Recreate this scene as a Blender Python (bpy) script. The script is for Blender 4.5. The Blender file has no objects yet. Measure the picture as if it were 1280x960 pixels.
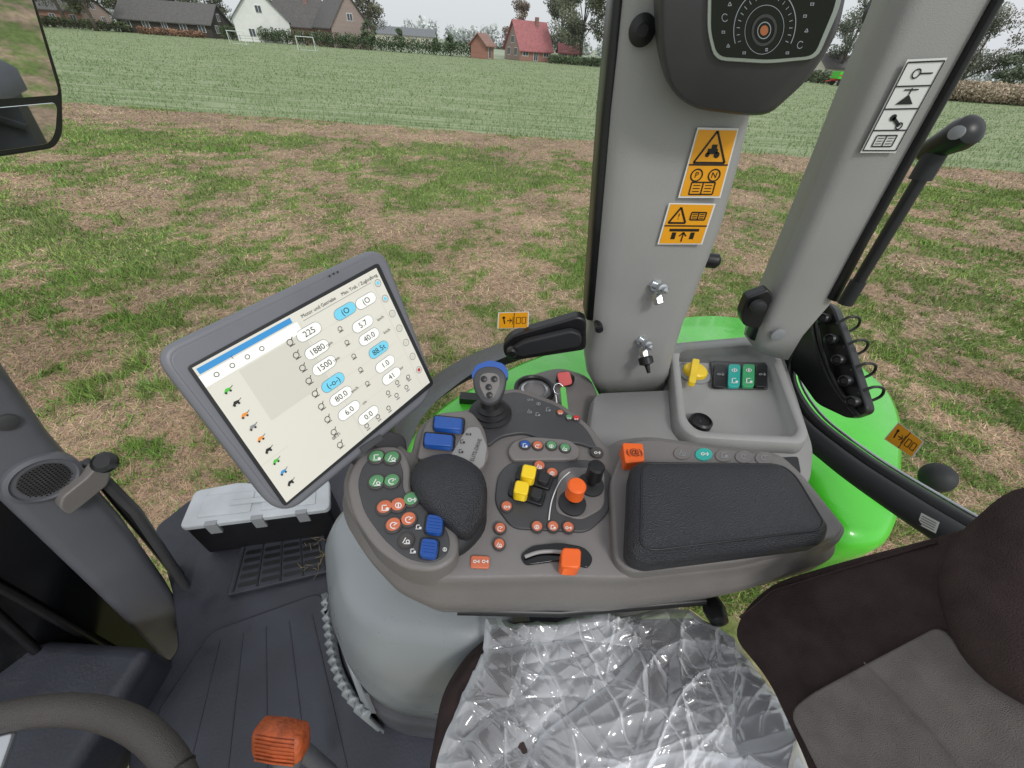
import bpy, math, random
import numpy as np
from mathutils import Vector, Matrix, noise
random.seed(7); np.random.seed(7)
sc=bpy.context.scene
sc.view_settings.view_transform='Standard'; sc.view_settings.look='None'; sc.view_settings.exposure=0
# ---------------------------------------------------------------- survey frame (calibrated from the photo)
C=Vector((0,0,2.9)); F=480.0
p=math.radians(41.5); a=math.radians(4.2)
fwd=Vector((0,math.cos(p),-math.sin(p))); r0=Vector((1,0,0)); u0=Vector((0,math.sin(p),math.cos(p)))
R=r0*math.cos(a)+u0*math.sin(a); U=u0*math.cos(a)-r0*math.sin(a)
def ray(px,py): return fwd+R*((px-640)/F)+U*((480-py)/F)
def PL(px,py,o,n):
    d=ray(px,py); return C+d*((o-C).dot(n)/d.dot(n))
def PZ(px,py,z): return PL(px,py,Vector((0,0,z)),Vector((0,0,1)))
def PY(px,py,y): return PL(px,py,Vector((0,y,0)),Vector((0,1,0)))
def PXX(px,py,x): return PL(px,py,Vector((x,0,0)),Vector((1,0,0)))
def PD(px,py,t): return C+ray(px,py)*t
cam=bpy.data.cameras.new('camera'); cam.lens=13.5; cam.sensor_width=36; cam.clip_start=.02; cam.clip_end=6000
co=bpy.data.objects.new('camera',cam); sc.collection.objects.link(co)
m=Matrix((( R.x,U.x,-fwd.x,C.x),(R.y,U.y,-fwd.y,C.y),(R.z,U.z,-fwd.z,C.z),(0,0,0,1))); co.matrix_world=m
sc.camera=co
# ---------------------------------------------------------------- helpers
def srgb(h):
    h=h.lstrip('#'); c=[int(h[i:i+2],16)/255 for i in (0,2,4)]
    return tuple(x/12.92 if x<=.04045 else ((x+.055)/1.055)**2.4 for x in c)
def M(name,col,rough=.5,metal=0,var=.1,vs=9,bump=0,bs=300,spec=.5,coat=0,emis=0,voro=False,det=2,rb=False):
    m=bpy.data.materials.new(name); m.use_nodes=True; nt=m.node_tree; n=nt.nodes; l=nt.links
    b=n['Principled BSDF']; b.inputs['Roughness'].default_value=rough; b.inputs['Metallic'].default_value=metal
    b.inputs['Specular IOR Level'].default_value=spec; b.inputs['Coat Weight'].default_value=coat
    if isinstance(col,str): col=srgb(col)
    tc=n.new('ShaderNodeTexCoord'); nz=n.new('ShaderNodeTexNoise'); nz.inputs['Scale'].default_value=vs; nz.inputs['Detail'].default_value=det
    l.new(tc.outputs['Object'],nz.inputs['Vector'])
    r=n.new('ShaderNodeValToRGB'); r.color_ramp.elements[0].position=.3; r.color_ramp.elements[1].position=.7
    r.color_ramp.elements[0].color=(*[c*(1-var) for c in col],1); r.color_ramp.elements[1].color=(*[min(1,c*(1+var)) for c in col],1)
    l.new(nz.outputs['Fac'],r.inputs['Fac']); l.new(r.outputs['Color'],b.inputs['Base Color'])
    if emis: l.new(r.outputs['Color'],b.inputs['Emission Color']); b.inputs['Emission Strength'].default_value=emis
    if rb:
        mr=n.new('ShaderNodeMapRange'); mr.inputs['From Min'].default_value=.3; mr.inputs['From Max'].default_value=.7; mr.inputs['To Min'].default_value=max(0.02,rough-.12); mr.inputs['To Max'].default_value=min(1,rough+.15)
        n2=n.new('ShaderNodeTexNoise'); n2.inputs['Scale'].default_value=vs*4; n2.inputs['Detail'].default_value=3; l.new(tc.outputs['Object'],n2.inputs['Vector'])
        l.new(n2.outputs['Fac'],mr.inputs['Value']); l.new(mr.outputs['Result'],b.inputs['Roughness'])
    if bump:
        if voro: t=n.new('ShaderNodeTexVoronoi'); t.inputs['Scale'].default_value=bs; o=t.outputs['Distance']
        else: t=n.new('ShaderNodeTexNoise'); t.inputs['Scale'].default_value=bs; t.inputs['Detail'].default_value=1; o=t.outputs['Fac']
        l.new(tc.outputs['Object'],t.inputs['Vector'])
        bp=n.new('ShaderNodeBump'); bp.inputs['Strength'].default_value=bump; bp.inputs['Distance'].default_value=.002
        l.new(o,bp.inputs['Height']); l.new(bp.outputs['Normal'],b.inputs['Normal'])
    return m
def grp(name,loc=(0,0,0),rz=0):
    e=bpy.data.objects.new(name,None); e.empty_display_size=.1; e.location=loc; e.rotation_euler=(0,0,rz); sc.collection.objects.link(e); return e
def mk(name,verts,faces,mat,par=None,smooth=False,bev=0,seg=3,recalc=True,sub=0,fm=None):
    me=bpy.data.meshes.new(name); me.from_pydata([tuple(v) for v in verts],[],faces)
    mats=mat if isinstance(mat,list) else [mat]
    for q in mats: me.materials.append(q)
    if fm:
        for i,x in enumerate(fm): me.polygons[i].material_index=x
    if recalc:
        import bmesh
        b=bmesh.new(); b.from_mesh(me); bmesh.ops.recalc_face_normals(b,faces=b.faces); b.to_mesh(me); b.free()
    ob=bpy.data.objects.new(name,me); sc.collection.objects.link(ob)
    if par: ob.parent=par
    if smooth or bev: me.polygons.foreach_set('use_smooth',[True]*len(me.polygons))
    if bev:
        bm=ob.modifiers.new('b','BEVEL'); bm.width=bev; bm.segments=seg; bm.limit_method='ANGLE'; bm.angle_limit=math.radians(40); bm.harden_normals=True; bm.use_clamp_overlap=True
    return ob
def rnd(pts,r,n=4):
    out=[]; N=len(pts)
    for i in range(N):
        A=Vector(pts[i-1][:2]);B=Vector(pts[i][:2]);D=Vector(pts[(i+1)%N][:2])
        rr=pts[i][2] if len(pts[i])>2 else r
        la=(A-B).length; lb=(D-B).length
        k=min(rr,la*.48,lb*.48); P0=B+(A-B)*(k/la); P2=B+(D-B)*(k/lb)
        for j in range(n+1):
            t=j/n; q=P0*(1-t)**2+B*2*t*(1-t)+P2*t*t; out.append((q.x,q.y))
    return out
def cr(pts,n=5,closed=True):
    out=[];N=len(pts); pts=[Vector(q) for q in pts]
    rng=range(N) if closed else range(N-1)
    for i in rng:
        if closed: A,B,D,E=pts[i-1],pts[i],pts[(i+1)%N],pts[(i+2)%N]
        else: A,B,D,E=pts[max(i-1,0)],pts[i],pts[i+1],pts[min(i+2,N-1)]
        for j in range(n):
            t=j/n; out.append(.5*((2*B)+(D-A)*t+(2*A-5*B+4*D-E)*t*t+(3*B-A-3*D+E)*t**3))
    if not closed: out.append(pts[-1])
    return out
Z=Vector((0,0,1))
def slab(name,pts,n,th,mat,par=None,bev=.003,seg=3):
    N=len(pts); n=n.normalized(); v=list(pts)+[q-n*th for q in pts]
    f=[tuple(range(N)),tuple(range(2*N-1,N-1,-1))]+[(i,(i+1)%N,(i+1)%N+N,i+N) for i in range(N)]
    return mk(name,v,f,mat,par,bev=bev,seg=seg)
def zs(name,px,z,th,mat,par=None,bev=.003,r=0):
    if r: px=rnd(px,r)
    return slab(name,[PZ(q[0],q[1],z) for q in px],Z,th,mat,par,bev)
def loft(name,rings,mat,par=None,cap=True,smooth=True):
    N=len(rings[0]); v=[q for r in rings for q in r]; f=[]
    for k in range(len(rings)-1):
        for i in range(N): f.append((k*N+i,k*N+(i+1)%N,(k+1)*N+(i+1)%N,(k+1)*N+i))
    if cap: f.append(tuple(range(N))); f.append(tuple(range((len(rings)-1)*N,len(rings)*N)))
    return mk(name,v,f,mat,par,smooth=smooth)
def off(ring,d):
    N=len(ring); area=sum(ring[i].x*ring[(i+1)%N].y-ring[(i+1)%N].x*ring[i].y for i in range(N)); s=1 if area>0 else -1
    out=[]
    for i in range(N):
        t=ring[(i+1)%N]-ring[i-1]; t.z=0
        if t.length<1e-9: out.append(ring[i].copy()); continue
        t.normalize(); out.append(ring[i]+Vector((t.y,-t.x,0))*d*s)
    return out
def scl(ring,s):
    c=sum(ring,Vector())/len(ring); return [c+(q-c)*s for q in ring]
def atz(ring,z): return [Vector((q.x,q.y,z)) for q in ring]
def dome(name,pts,n,h,base,mat,par=None,k=6,pw=1.0):
    n=n.normalized(); c=sum(pts,Vector())/len(pts); rings=[[q-n*base for q in pts]]
    for j in range(k+1):
        th=math.pi/2*j/k*.97; s=math.cos(th)**pw
        rings.append([c+(q-c)*s+n*(h*math.sin(th)) for q in pts])
    return loft(name,rings,mat,par)
def tube(name,pts,r,mat,par=None,res=3,closed=False):
    cu=bpy.data.curves.new(name,'CURVE'); cu.dimensions='3D'; cu.bevel_depth=r; cu.bevel_resolution=res; cu.use_fill_caps=True
    s=cu.splines.new('POLY'); s.points.add(len(pts)-1)
    for i,q in enumerate(pts): s.points[i].co=(*q,1)
    s.use_cyclic_u=closed; s.use_smooth=True
    cu.materials.append(mat); ob=bpy.data.objects.new(name,cu); sc.collection.objects.link(ob)
    if par: ob.parent=par
    return ob
def basis(n):
    n=n.normalized(); x=Vector((1,0,0)) if abs(n.x)<.9 else Vector((0,1,0))
    u=(x-n*x.dot(n)).normalized(); return u,n.cross(u)
def lathe(name,c,n,prof,mat,par=None,seg=28,sx=1,sy=1):
    n=n.normalized();u,v=basis(n)
    rings=[[c+n*h+(u*math.cos(2*math.pi*i/seg)*sx+v*math.sin(2*math.pi*i/seg)*sy)*r for i in range(seg)] for r,h in prof]
    ob=loft(name,rings,mat,par,smooth=True)
    e=ob.modifiers.new('e','EDGE_SPLIT'); e.split_angle=math.radians(35)
    return ob
class Q:  # a flat quad patch with u to the right, v up
    def __init__(s,TL,TR,BR,BL):
        s.c=[TL,TR,BR,BL]; n=(TR-TL).cross(BL-TL).normalized()
        if n.dot(C-TL)<0: n=-n
        s.n=n; s.W=((TR-TL).length+(BR-BL).length)/2; s.H=((TL-BL).length+(TR-BR).length)/2
    def at(s,u,v,w=0):
        TL,TR,BR,BL=s.c; return (TL*(1-u)+TR*u)*v+(BL*(1-u)+BR*u)*(1-v)+s.n*w
    def uv(s,px,py):
        X=PL(px,py,s.c[0],s.n); u=v=.5
        for _ in range(12):
            e=X-s.at(u,v); a1=(s.at(u+.01,v)-s.at(u,v))*100; b1=(s.at(u,v+.01)-s.at(u,v))*100
            A=np.array([[a1.dot(a1),a1.dot(b1)],[a1.dot(b1),b1.dot(b1)]]); du,dv=np.linalg.solve(A,[e.dot(a1),e.dot(b1)]); u+=du; v+=dv
        return u,v
class Batch:
    def __init__(s): s.v=[];s.f=[];s.m=[];s.mats=[]
    def poly(s,mat,pts):
        if mat not in s.mats: s.mats.append(mat)
        k=len(s.v); s.v+=list(pts); s.f.append(tuple(range(k,k+len(pts)))); s.m.append(s.mats.index(mat))
    def rect(s,q,u0,v0,u1,v1,w,mat): s.poly(mat,[q.at(u0,v0,w),q.at(u1,v0,w),q.at(u1,v1,w),q.at(u0,v1,w)])
    def disc(s,q,u,v,r,w,mat,n=20,sx=1,sy=1): s.poly(mat,[q.at(u+r*sx*math.cos(2*math.pi*i/n)/q.W,v+r*sy*math.sin(2*math.pi*i/n)/q.H,w) for i in range(n)])
    def ring(s,q,u,v,r,t,w,mat,n=24,a0=0,a1=360,sx=1,sy=1):
        for i in range(n):
            A=math.radians(a0+(a1-a0)*i/n);B=math.radians(a0+(a1-a0)*(i+1)/n)
            g=lambda ang,rr:q.at(u+rr*sx*math.cos(ang)/q.W,v+rr*sy*math.sin(ang)/q.H,w)
            s.poly(mat,[g(A,r-t),g(B,r-t),g(B,r),g(A,r)])
    def pill(s,q,u,v,hw,hh,w,mat):
        pts=[]
        for k,sx in ((0,1),(1,-1)):
            for i in range(9):
                an=-math.pi/2+math.pi*i/8+math.pi*k
                pts.append(q.at(u+(sx*(hw-hh)+hh*math.cos(an))/q.W,v+hh*math.sin(an)/q.H,w))
        s.poly(mat,pts)
    def line(s,q,u0,v0,u1,v1,t,w,mat):
        A=q.at(u0,v0,w);B=q.at(u1,v1,w); d=(B-A)
        if d.length<1e-7: return
        sdir=d.normalized().cross(q.n)*t/2; s.poly(mat,[A-sdir,B-sdir,B+sdir,A+sdir])
    def flush(s,name,par): return mk(name,s.v,s.f,s.mats,par,fm=s.m,recalc=False)
def text(q,u,v,s,body,mat,par,w=.001,al='CENTER'):
    cu=bpy.data.curves.new('label','FONT'); cu.body=body; cu.size=s; cu.align_x=al; cu.align_y='CENTER'; cu.materials.append(mat); cu.resolution_u=3
    ob=bpy.data.objects.new('label',cu); sc.collection.objects.link(ob)
    o=q.at(u,v,w); X=(q.at(u+.01,v)-q.at(u,v)).normalized(); N=q.n; Y=N.cross(X)
    if Y.dot(q.at(u,v+.01)-q.at(u,v))<0: Y=-Y
    ob.parent=par
    ob.matrix_world=Matrix(((X.x,Y.x,N.x,o.x),(X.y,Y.y,N.y,o.y),(X.z,Y.z,N.z,o.z),(0,0,0,1)))
    return ob
# ---------------------------------------------------------------- materials
m_con=M('console_plastic','#716d6b',.42,var=.07,vs=7,bump=.25,bs=900,rb=True)
m_conL=M('console_plastic_light','#8f8d8c',.44,var=.06,vs=5,rb=True)
m_conD=M('console_dark_plastic','#404042',.45,var=.1,vs=12)
m_pil=M('pillar_plastic','#999896',.42,var=.06,vs=4,bump=.25,bs=700,rb=True)
m_pod=M('cover_plastic','#868b8e',.36,var=.07,vs=5,rb=True)
m_skt=M('cover_skirt_plastic','#505055',.45,var=.1,vs=9,rb=True)
m_blk=M('black_plastic','#19191b',.38,var=.25,vs=14)
m_rub=M('rubber_black','#232427',.62,var=.2,vs=10)
m_gls=M('black_gloss','#08090b',.16,var=.2,vs=4)
m_lea=M('leather','#28292e',.42,var=.1,vs=12,bump=.75,bs=620,voro=True)
m_apil=M('a_pillar_plastic','#5f6066',.42,var=.08,vs=6,rb=True)
m_flr=M('floor_rubber','#353740',.44,var=.2,vs=7,bump=.3,bs=160,rb=True)
m_seat=M('seat_fabric_dark','#433837',.95,var=.2,vs=30,bump=.9,bs=900,spec=.15)
m_seat2=M('seat_fabric_grey','#7b7572',.95,var=.12,vs=40,bump=.9,bs=1100,spec=.15)
m_grn=M('green_paint','#4fc933',.26,var=.08,vs=3,coat=.4,rb=True)
m_ora=M('orange_plastic','#ea6420',.38,var=.06,vs=20)
m_orb=M('orange_rough','#ae5228',.5,var=.25,vs=60,bump=.8,bs=160)
m_yel=M('yellow_plastic','#ebc81e',.38,var=.05,vs=20)
m_blu=M('blue_plastic','#1f4f9c',.35,var=.08,vs=20)
m_teal=M('teal_plastic','#2fa79c',.4,var=.05,vs=20)
m_tgr=M('green_switch_plastic','#3fa06a',.4,var=.05,vs=20)
m_wht=M('white_print','#e0e0de',.5,var=.02)
m_whp=M('white_paint','#dfe3e4',.35,var=.06,vs=5)
m_box=M('toolbox_lid','#b4b9bd',.4,var=.1,vs=14,rb=True)
m_stk=M('sticker_yellow','#eda31a',.4,var=.04,vs=12)
m_prt=M('print_black','#151515',.5,var=.1)
m_gry=M('print_grey','#8b8d90',.5,var=.05)
m_slv=M('silver_trim','#b9bcc0',.25,metal=.8,var=.1)
m_bgr=M('button_green','#578f61',.5,var=.06,vs=30)
m_bor=M('button_orange','#c66b4a',.5,var=.06,vs=30)
m_btn=M('button_dark','#454140',.5,var=.06,vs=30)
m_red=M('red_plastic','#c03030',.4)
m_grk=M('key_tag_green','#4fb53a',.4)
m_scr=M('screen_background','#cfccc0',.3,var=.02,vs=3,emis=.22)
m_scrd=M('screen_panel','#c3c1b5',.3,var=.02,vs=3,emis=.22)
m_scrw=M('screen_white','#ecece5',.3,var=.01,emis=.22)
m_scrb=M('screen_blue','#6fc3dc',.3,var=.02,emis=.25)
m_scrn=M('screen_navy','#3187c2',.3,var=.02,emis=.2)
m_tab=M('bezel_grey','#6c6d73',.38,var=.06,vs=7,rb=True)
# ---------------------------------------------------------------- world and sun (overcast)
w=bpy.data.worlds.new('World'); sc.world=w; w.use_nodes=True; nt=w.node_tree; n=nt.nodes; l=nt.links
sky=n.new('ShaderNodeTexSky'); sky.sky_type='NISHITA'; sky.sun_disc=False; sky.sun_elevation=math.radians(48); sky.sun_rotation=math.radians(150); sky.dust_density=4; sky.air_density=1.2
hs=n.new('ShaderNodeHueSaturation'); hs.inputs['Saturation'].default_value=.25; l.new(sky.outputs[0],hs.inputs['Color'])
mx=n.new('ShaderNodeMixRGB'); mx.inputs[0].default_value=.8; mx.inputs[2].default_value=(8.6,8.9,9.3,1); l.new(hs.outputs[0],mx.inputs[1])
bg=n['Background']; bg.inputs['Strength'].default_value=.1; l.new(mx.outputs[0],bg.inputs['Color'])
sl=bpy.data.lights.new('sun','SUN'); sl.energy=1.35; sl.angle=math.radians(12); sl.color=(1,.98,.95)
so=bpy.data.objects.new('sun',sl); sc.collection.objects.link(so)
az=math.radians(150); el=math.radians(48)
sd=Vector((math.sin(az)*math.cos(el),math.cos(az)*math.cos(el),math.sin(el))); so.rotation_euler=sd.to_track_quat('Z','Y').to_euler()
# ---------------------------------------------------------------- ground
def vn(x,y,s,seed):
    x=x*s+seed*17.3; y=y*s+seed*9.1; xi=np.floor(x); yi=np.floor(y); fx=x-xi; fy=y-yi; fx=fx*fx*(3-2*fx); fy=fy*fy*(3-2*fy)
    h=lambda i,j: np.modf(np.abs(np.sin(i*127.1+j*311.7+seed*13.7)*43758.5453))[0]
    return (h(xi,yi)*(1-fx)+h(xi+1,yi)*fx)*(1-fy)+(h(xi,yi+1)*(1-fx)+h(xi+1,yi+1)*fx)*fy
def greenness(x,y):
    c_,s_=.94,.34; xr=x*c_-y*s_; yr=x*s_+y*c_
    g=.20*vn(xr,yr*1.5,.4,1)+.25*vn(xr,yr,1.3,2)+.27*vn(xr,yr,3.4,3)+.28*vn(xr,yr,9.5,4)
    g+=.03*np.sin(y*1.35+.8*np.sin(x*.35)+.5)-.17*np.exp(-((y-17.6)/1.3)**2)+.09*np.exp(-((y-13.5)/1.8)**2)
    return np.clip((g-.425)/.15,0,1)
def gcol(x,y,rb):
    g=greenness(x,y)[:,None]; st=np.array([.46,.325,.225]); gr=np.array([.19,.255,.07])
    return (st*(1-g)+gr*g)*rb[:,None]
def colmat(name,rough=.9,fine=0):
    m=bpy.data.materials.new(name); m.use_nodes=True; nt=m.node_tree;n=nt.nodes;l=nt.links;b=n['Principled BSDF']; b.inputs['Roughness'].default_value=rough; b.inputs['Specular IOR Level'].default_value=.2
    at=n.new('ShaderNodeAttribute'); at.attribute_name='Col'; out=at.outputs['Color']
    if fine:
        tc=n.new('ShaderNodeTexCoord'); nz=n.new('ShaderNodeTexNoise'); nz.inputs['Scale'].default_value=fine; nz.inputs['Detail'].default_value=6; nz.inputs['Roughness'].default_value=.75; l.new(tc.outputs['Object'],nz.inputs['Vector'])
        r=n.new('ShaderNodeMapRange'); r.inputs['From Min'].default_value=.3; r.inputs['From Max'].default_value=.7; r.inputs['To Min'].default_value=.35; r.inputs['To Max'].default_value=1.3; l.new(nz.outputs['Fac'],r.inputs['Value'])
        mm=n.new('ShaderNodeVectorMath'); mm.operation='SCALE'; l.new(out,mm.inputs[0]); l.new(r.outputs['Result'],mm.inputs['Scale']); out=mm.outputs[0]
    l.new(out,b.inputs['Base Color']); return m
def bigmesh(name,V,nper,cols,mat,par=None):
    nv=len(V); nf=nv//nper; me=bpy.data.meshes.new(name); me.vertices.add(nv); me.vertices.foreach_set('co',V.astype(np.float32).ravel())
    me.loops.add(nv); me.loops.foreach_set('vertex_index',np.arange(nv,dtype=np.int32)); me.polygons.add(nf)
    me.polygons.foreach_set('loop_start',np.arange(0,nv,nper,dtype=np.int32)); me.update(calc_edges=True)
    ca=me.color_attributes.new('Col','FLOAT_COLOR','POINT'); c4=np.ones((nv,4),np.float32); c4[:,:3]=cols; ca.data.foreach_set('color',c4.ravel())
    me.materials.append(mat); ob=bpy.data.objects.new(name,me); sc.collection.objects.link(ob)
    if par: ob.parent=par
    return ob
mk('ground',[(-3000,-3000,-.04),(3000,-3000,-.04),(3000,3000,-.04),(-3000,3000,-.04)],[(0,1,2,3)],M('ground_far','#98a28a',.95,var=.2,vs=.02))
xs=np.linspace(-40,40,560); ys=np.concatenate([np.linspace(-6,1,12)[:-1],np.geomspace(1,19.0,260)])
X,Y=np.meshgrid(xs,ys); Xf=X.ravel(); Yf=Y.ravel().copy(); Yf[-len(xs):]+=.5*vn(xs,xs*0,1.2,8)-.2
Zf=.03*vn(Xf,Yf,1.1,5)
nx=len(xs); faces=[(j*nx+i,j*nx+i+1,(j+1)*nx+i+1,(j+1)*nx+i) for j in range(len(ys)-1) for i in range(nx-1)]
me=bpy.data.meshes.new('meadow'); me.from_pydata(np.stack([Xf,Yf,Zf],1).tolist(),[],faces)
ca=me.color_attributes.new('Col','FLOAT_COLOR','POINT'); c4=np.ones((len(Xf),4),np.float32); c4[:,:3]=gcol(Xf,Yf,.62+.42*vn(Xf,Yf,2.1,15)); ca.data.foreach_set('color',c4.ravel())
me.materials.append(colmat('meadow_soil',fine=14)); sc.collection.objects.link(bpy.data.objects.new('meadow',me))
N=430000; u=np.random.rand(N); y=1.0*(19.2/1.0)**(u**.85); x=(np.random.rand(N)*2-1)*(1.55*y+1.6)
g=greenness(x,y); isg=np.random.rand(N)<(g*.82+.06); dist=np.sqrt(x*x+y*y+8)
tuft=vn(x,y,5.5,6)*vn(x,y,1.4,9)
Hh=np.where(isg,.02+.22*tuft*np.random.rand(N)+.02*np.random.rand(N),.01+.02*np.random.rand(N)); W=(.0015+.0007*dist)*(.5+.9*np.random.rand(N))
an=np.random.rand(N)*2*np.pi; ln=np.where(isg,(.3+.8*np.random.rand(N))*Hh,(1.5+3*np.random.rand(N))*.03); la=np.random.rand(N)*2*np.pi
z0=.03*vn(x,y,1.1,5)
P0=np.stack([x-np.cos(an)*W,y-np.sin(an)*W,z0],1); P1=np.stack([x+np.cos(an)*W,y+np.sin(an)*W,z0],1); P2=np.stack([x+np.cos(la)*ln,y+np.sin(la)*ln,z0+Hh],1)
V=np.stack([P0,P1,P2],1).reshape(-1,3)
rb_=(.45+1.0*np.random.rand(N))*(.74+.52*vn(x,y,.9,12))
lush=vn(x,y,1.1,18)[:,None]
cg=(np.array([.27,.34,.11])*(1-lush)+np.array([.165,.30,.055])*lush)*(1+.3*(np.random.rand(N,3)-.5)); cs=(np.array([.56,.42,.29])*(1-lush*.6)+np.array([.40,.25,.16])*lush*.6)*(1+.15*(np.random.rand(N,3)-.5))
cc=np.where(isg[:,None],cg,cs)*rb_[:,None]; cc=np.repeat(cc,3,0)
bigmesh('grass',V,3,cc,colmat('grass_blades',.8))
cf=bpy.data.materials.new('crop_rows'); cf.use_nodes=True; nt=cf.node_tree;n=nt.nodes;l=nt.links;b=n['Principled BSDF'];b.inputs['Roughness'].default_value=.95;b.inputs['Specular IOR Level'].default_value=.1
tc=n.new('ShaderNodeTexCoord'); mp=n.new('ShaderNodeMapping'); mp.inputs['Scale'].default_value=(.12,1.5,1); mp.inputs['Rotation'].default_value=(0,0,.06); nz=n.new('ShaderNodeTexNoise'); nz.inputs['Scale'].default_value=1.3; nz.inputs['Detail'].default_value=5; l.new(tc.outputs['Object'],mp.inputs[0]); l.new(mp.outputs[0],nz.inputs['Vector'])
r=n.new('ShaderNodeValToRGB'); r.color_ramp.elements[0].position=.38; r.color_ramp.elements[1].position=.62; r.color_ramp.elements[0].color=(.20,.255,.13,1); r.color_ramp.elements[1].color=(.32,.365,.225,1); l.new(nz.outputs['Fac'],r.inputs['Fac']); l.new(r.outputs[0],b.inputs['Base Color'])
mk('crop_field',[(-400,18,-.012),(400,18,-.012),(400,119,-.012),(-400,119,-.012)],[(0,1,2,3)],cf)
N=120000; u=np.random.rand(N); y=18.9*(110/18.9)**u; y=np.round(y/.6)*.6+np.random.randn(N)*.07; x=(np.random.rand(N)*2-1)*(1.5*y+2)
keep=(vn(x,y*5,.5,11)+.4*np.random.rand(N))>.5; x=x[keep];y=y[keep];N=len(x)
Hh=.06+.07*np.random.rand(N); W=.014*(y/19)*(.5+np.random.rand(N)); an=np.random.rand(N)*6.28; la=np.random.rand(N)*6.28
P0=np.stack([x-np.cos(an)*W,y-np.sin(an)*W,0*x-.01],1);P1=np.stack([x+np.cos(an)*W,y+np.sin(an)*W,0*x-.01],1);P2=np.stack([x+np.cos(la)*.06,y+np.sin(la)*.06,Hh],1)
cc=np.array([.20,.29,.125])*(.7+.6*np.random.rand(N))[:,None]+np.clip((y-30)/90,0,1)[:,None]*np.array([.09,.07,.08])  # seedlings turn paler with distance: haze put into the leaf colour
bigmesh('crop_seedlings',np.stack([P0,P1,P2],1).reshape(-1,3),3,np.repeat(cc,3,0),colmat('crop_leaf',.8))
# ---------------------------------------------------------------- foliage builders
leafmat=colmat('foliage',.85)
def leaves(name,cent,rad,n,size,col,par=None,vary=.45):
    cent=np.array(cent);rad=np.array(rad); k=np.random.randint(0,len(cent),n)
    d=np.random.randn(n,3); d/=np.linalg.norm(d,axis=1)[:,None]; rr=np.random.rand(n)**.45
    P=cent[k]+d*rr[:,None]*rad[k]
    A=np.random.randn(n,3);A/=np.linalg.norm(A,axis=1)[:,None]; B=np.cross(A,np.random.randn(n,3)); B/=np.linalg.norm(B,axis=1)[:,None]
    s=(size*(.5+np.random.rand(n)))[:,None]
    V=np.stack([P-A*s-B*s*.6,P+A*s-B*s*.6,P+A*s+B*s*.6,P-A*s+B*s*.6],1).reshape(-1,3)
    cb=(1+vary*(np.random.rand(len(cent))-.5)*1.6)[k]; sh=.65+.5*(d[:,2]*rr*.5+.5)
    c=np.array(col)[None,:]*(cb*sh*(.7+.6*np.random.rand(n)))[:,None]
    return bigmesh(name,V,4,np.repeat(c,4,0),leafmat,par)
m_bark=M('bark','#5b5348',.9,var=.3,vs=3)
def tree(x,y,h,cr_,col,th=None,n=8000,size=.13,name='deciduous_tree'):
    t=grp(name,(x,y,0)); th=th or h*.16
    rings=[]
    for k in range(6):
        f=k/5; rad=(.03*h)*(1-f*.75); rings.append([Vector((math.cos(i*.785)*rad+.1*math.sin(k*1.3),math.sin(i*.785)*rad+.1*math.cos(k),f*h*.75)) for i in range(8)])
    loft('trunk',rings,m_bark,t)
    cs=[];rs=[]
    for k in range(34):
        ph=random.random()*6.28; zz=random.random(); rr=cr_*math.sin(math.pi*(.18+.78*zz))**.7*(.25+.75*random.random())
        c=(math.cos(ph)*rr,math.sin(ph)*rr,th+.1*h+(h-th)*zz*.95); cs.append(c); s=cr_*(.22+.2*random.random()); rs.append((s,s,s*.75))
        if k%3==0: tube('limb',[Vector((0,0,th*.8+(h-th)*zz*.5)),Vector((c[0]*.5,c[1]*.5,c[2]*.8)),Vector(c)],.01*h*(1-zz*.5),m_bark,t,res=1)
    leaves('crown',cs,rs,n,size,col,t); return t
def GX(px,D,py=60): return PY(px,py,D).x
for px,D,hh,rr,cl in ((150,124,15,6,(.10,.125,.06)),(112,106,13,4.5,(.12,.14,.065)),(78,120,15,6.5,(.085,.11,.05)),(182,128,14,6,(.11,.14,.07)),(40,104,15,6,(.09,.115,.055)),(215,130,12,5,(.13,.15,.085)),(10,118,14,6,(.1,.13,.06)),(262,136,12,5,(.15,.17,.11)),(350,140,12,5,(.17,.19,.13)),(455,142,12,5,(.17,.17,.11))): tree(GX(px,D,20),D,hh,rr,cl)
tree(GX(725,118,70),118,14,6.5,(.20,.22,.15),n=14000); tree(GX(768,112,70),112,16,7,(.17,.19,.12),n=16000); tree(GX(700,132,60),132,13,6,(.22,.24,.17),n=12000); tree(GX(648,135,50),135,10,4,(.26,.21,.17))  # pale leaf colours carry painted distance haze
tree(GX(1052,128,80),128,15,6,(.21,.23,.17)); tree(GX(1085,120,80),120,13,4.5,(.20,.23,.17)); tree(GX(1215,120,80),120,13,7,(.23,.24,.19)); tree(GX(1180,135,80),135,12,6,(.24,.25,.2)); tree(GX(1275,110,90),110,9,4,(.18,.21,.15)); tree(GX(1320,120,90),120,12,6,(.2,.22,.17))  # haze painted into these tree colours as well
for px,hh in ((462,4.5),(500,3.6),(563,3.2),(545,2.6)): tree(GX(px,114,55),114,hh,hh*.36,(.12,.165,.09),th=hh*.2,n=1500,size=.12,name='garden_tree')
cs=[];rs=[]
for k in range(260):
    x=-520+k*4.2+random.uniform(-2,2); hh=random.uniform(3,8)+(3 if math.sin(k*.13)>.3 else 0); cs.append((x,random.uniform(270,320),hh*.45)); rs.append((4.2,4,hh*.6))
leaves('distant_treeline',cs,rs,36000,.65,(.52,.55,.54),vary=.2)  # near-grey leaf colour paints the haze over the treeline
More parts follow.
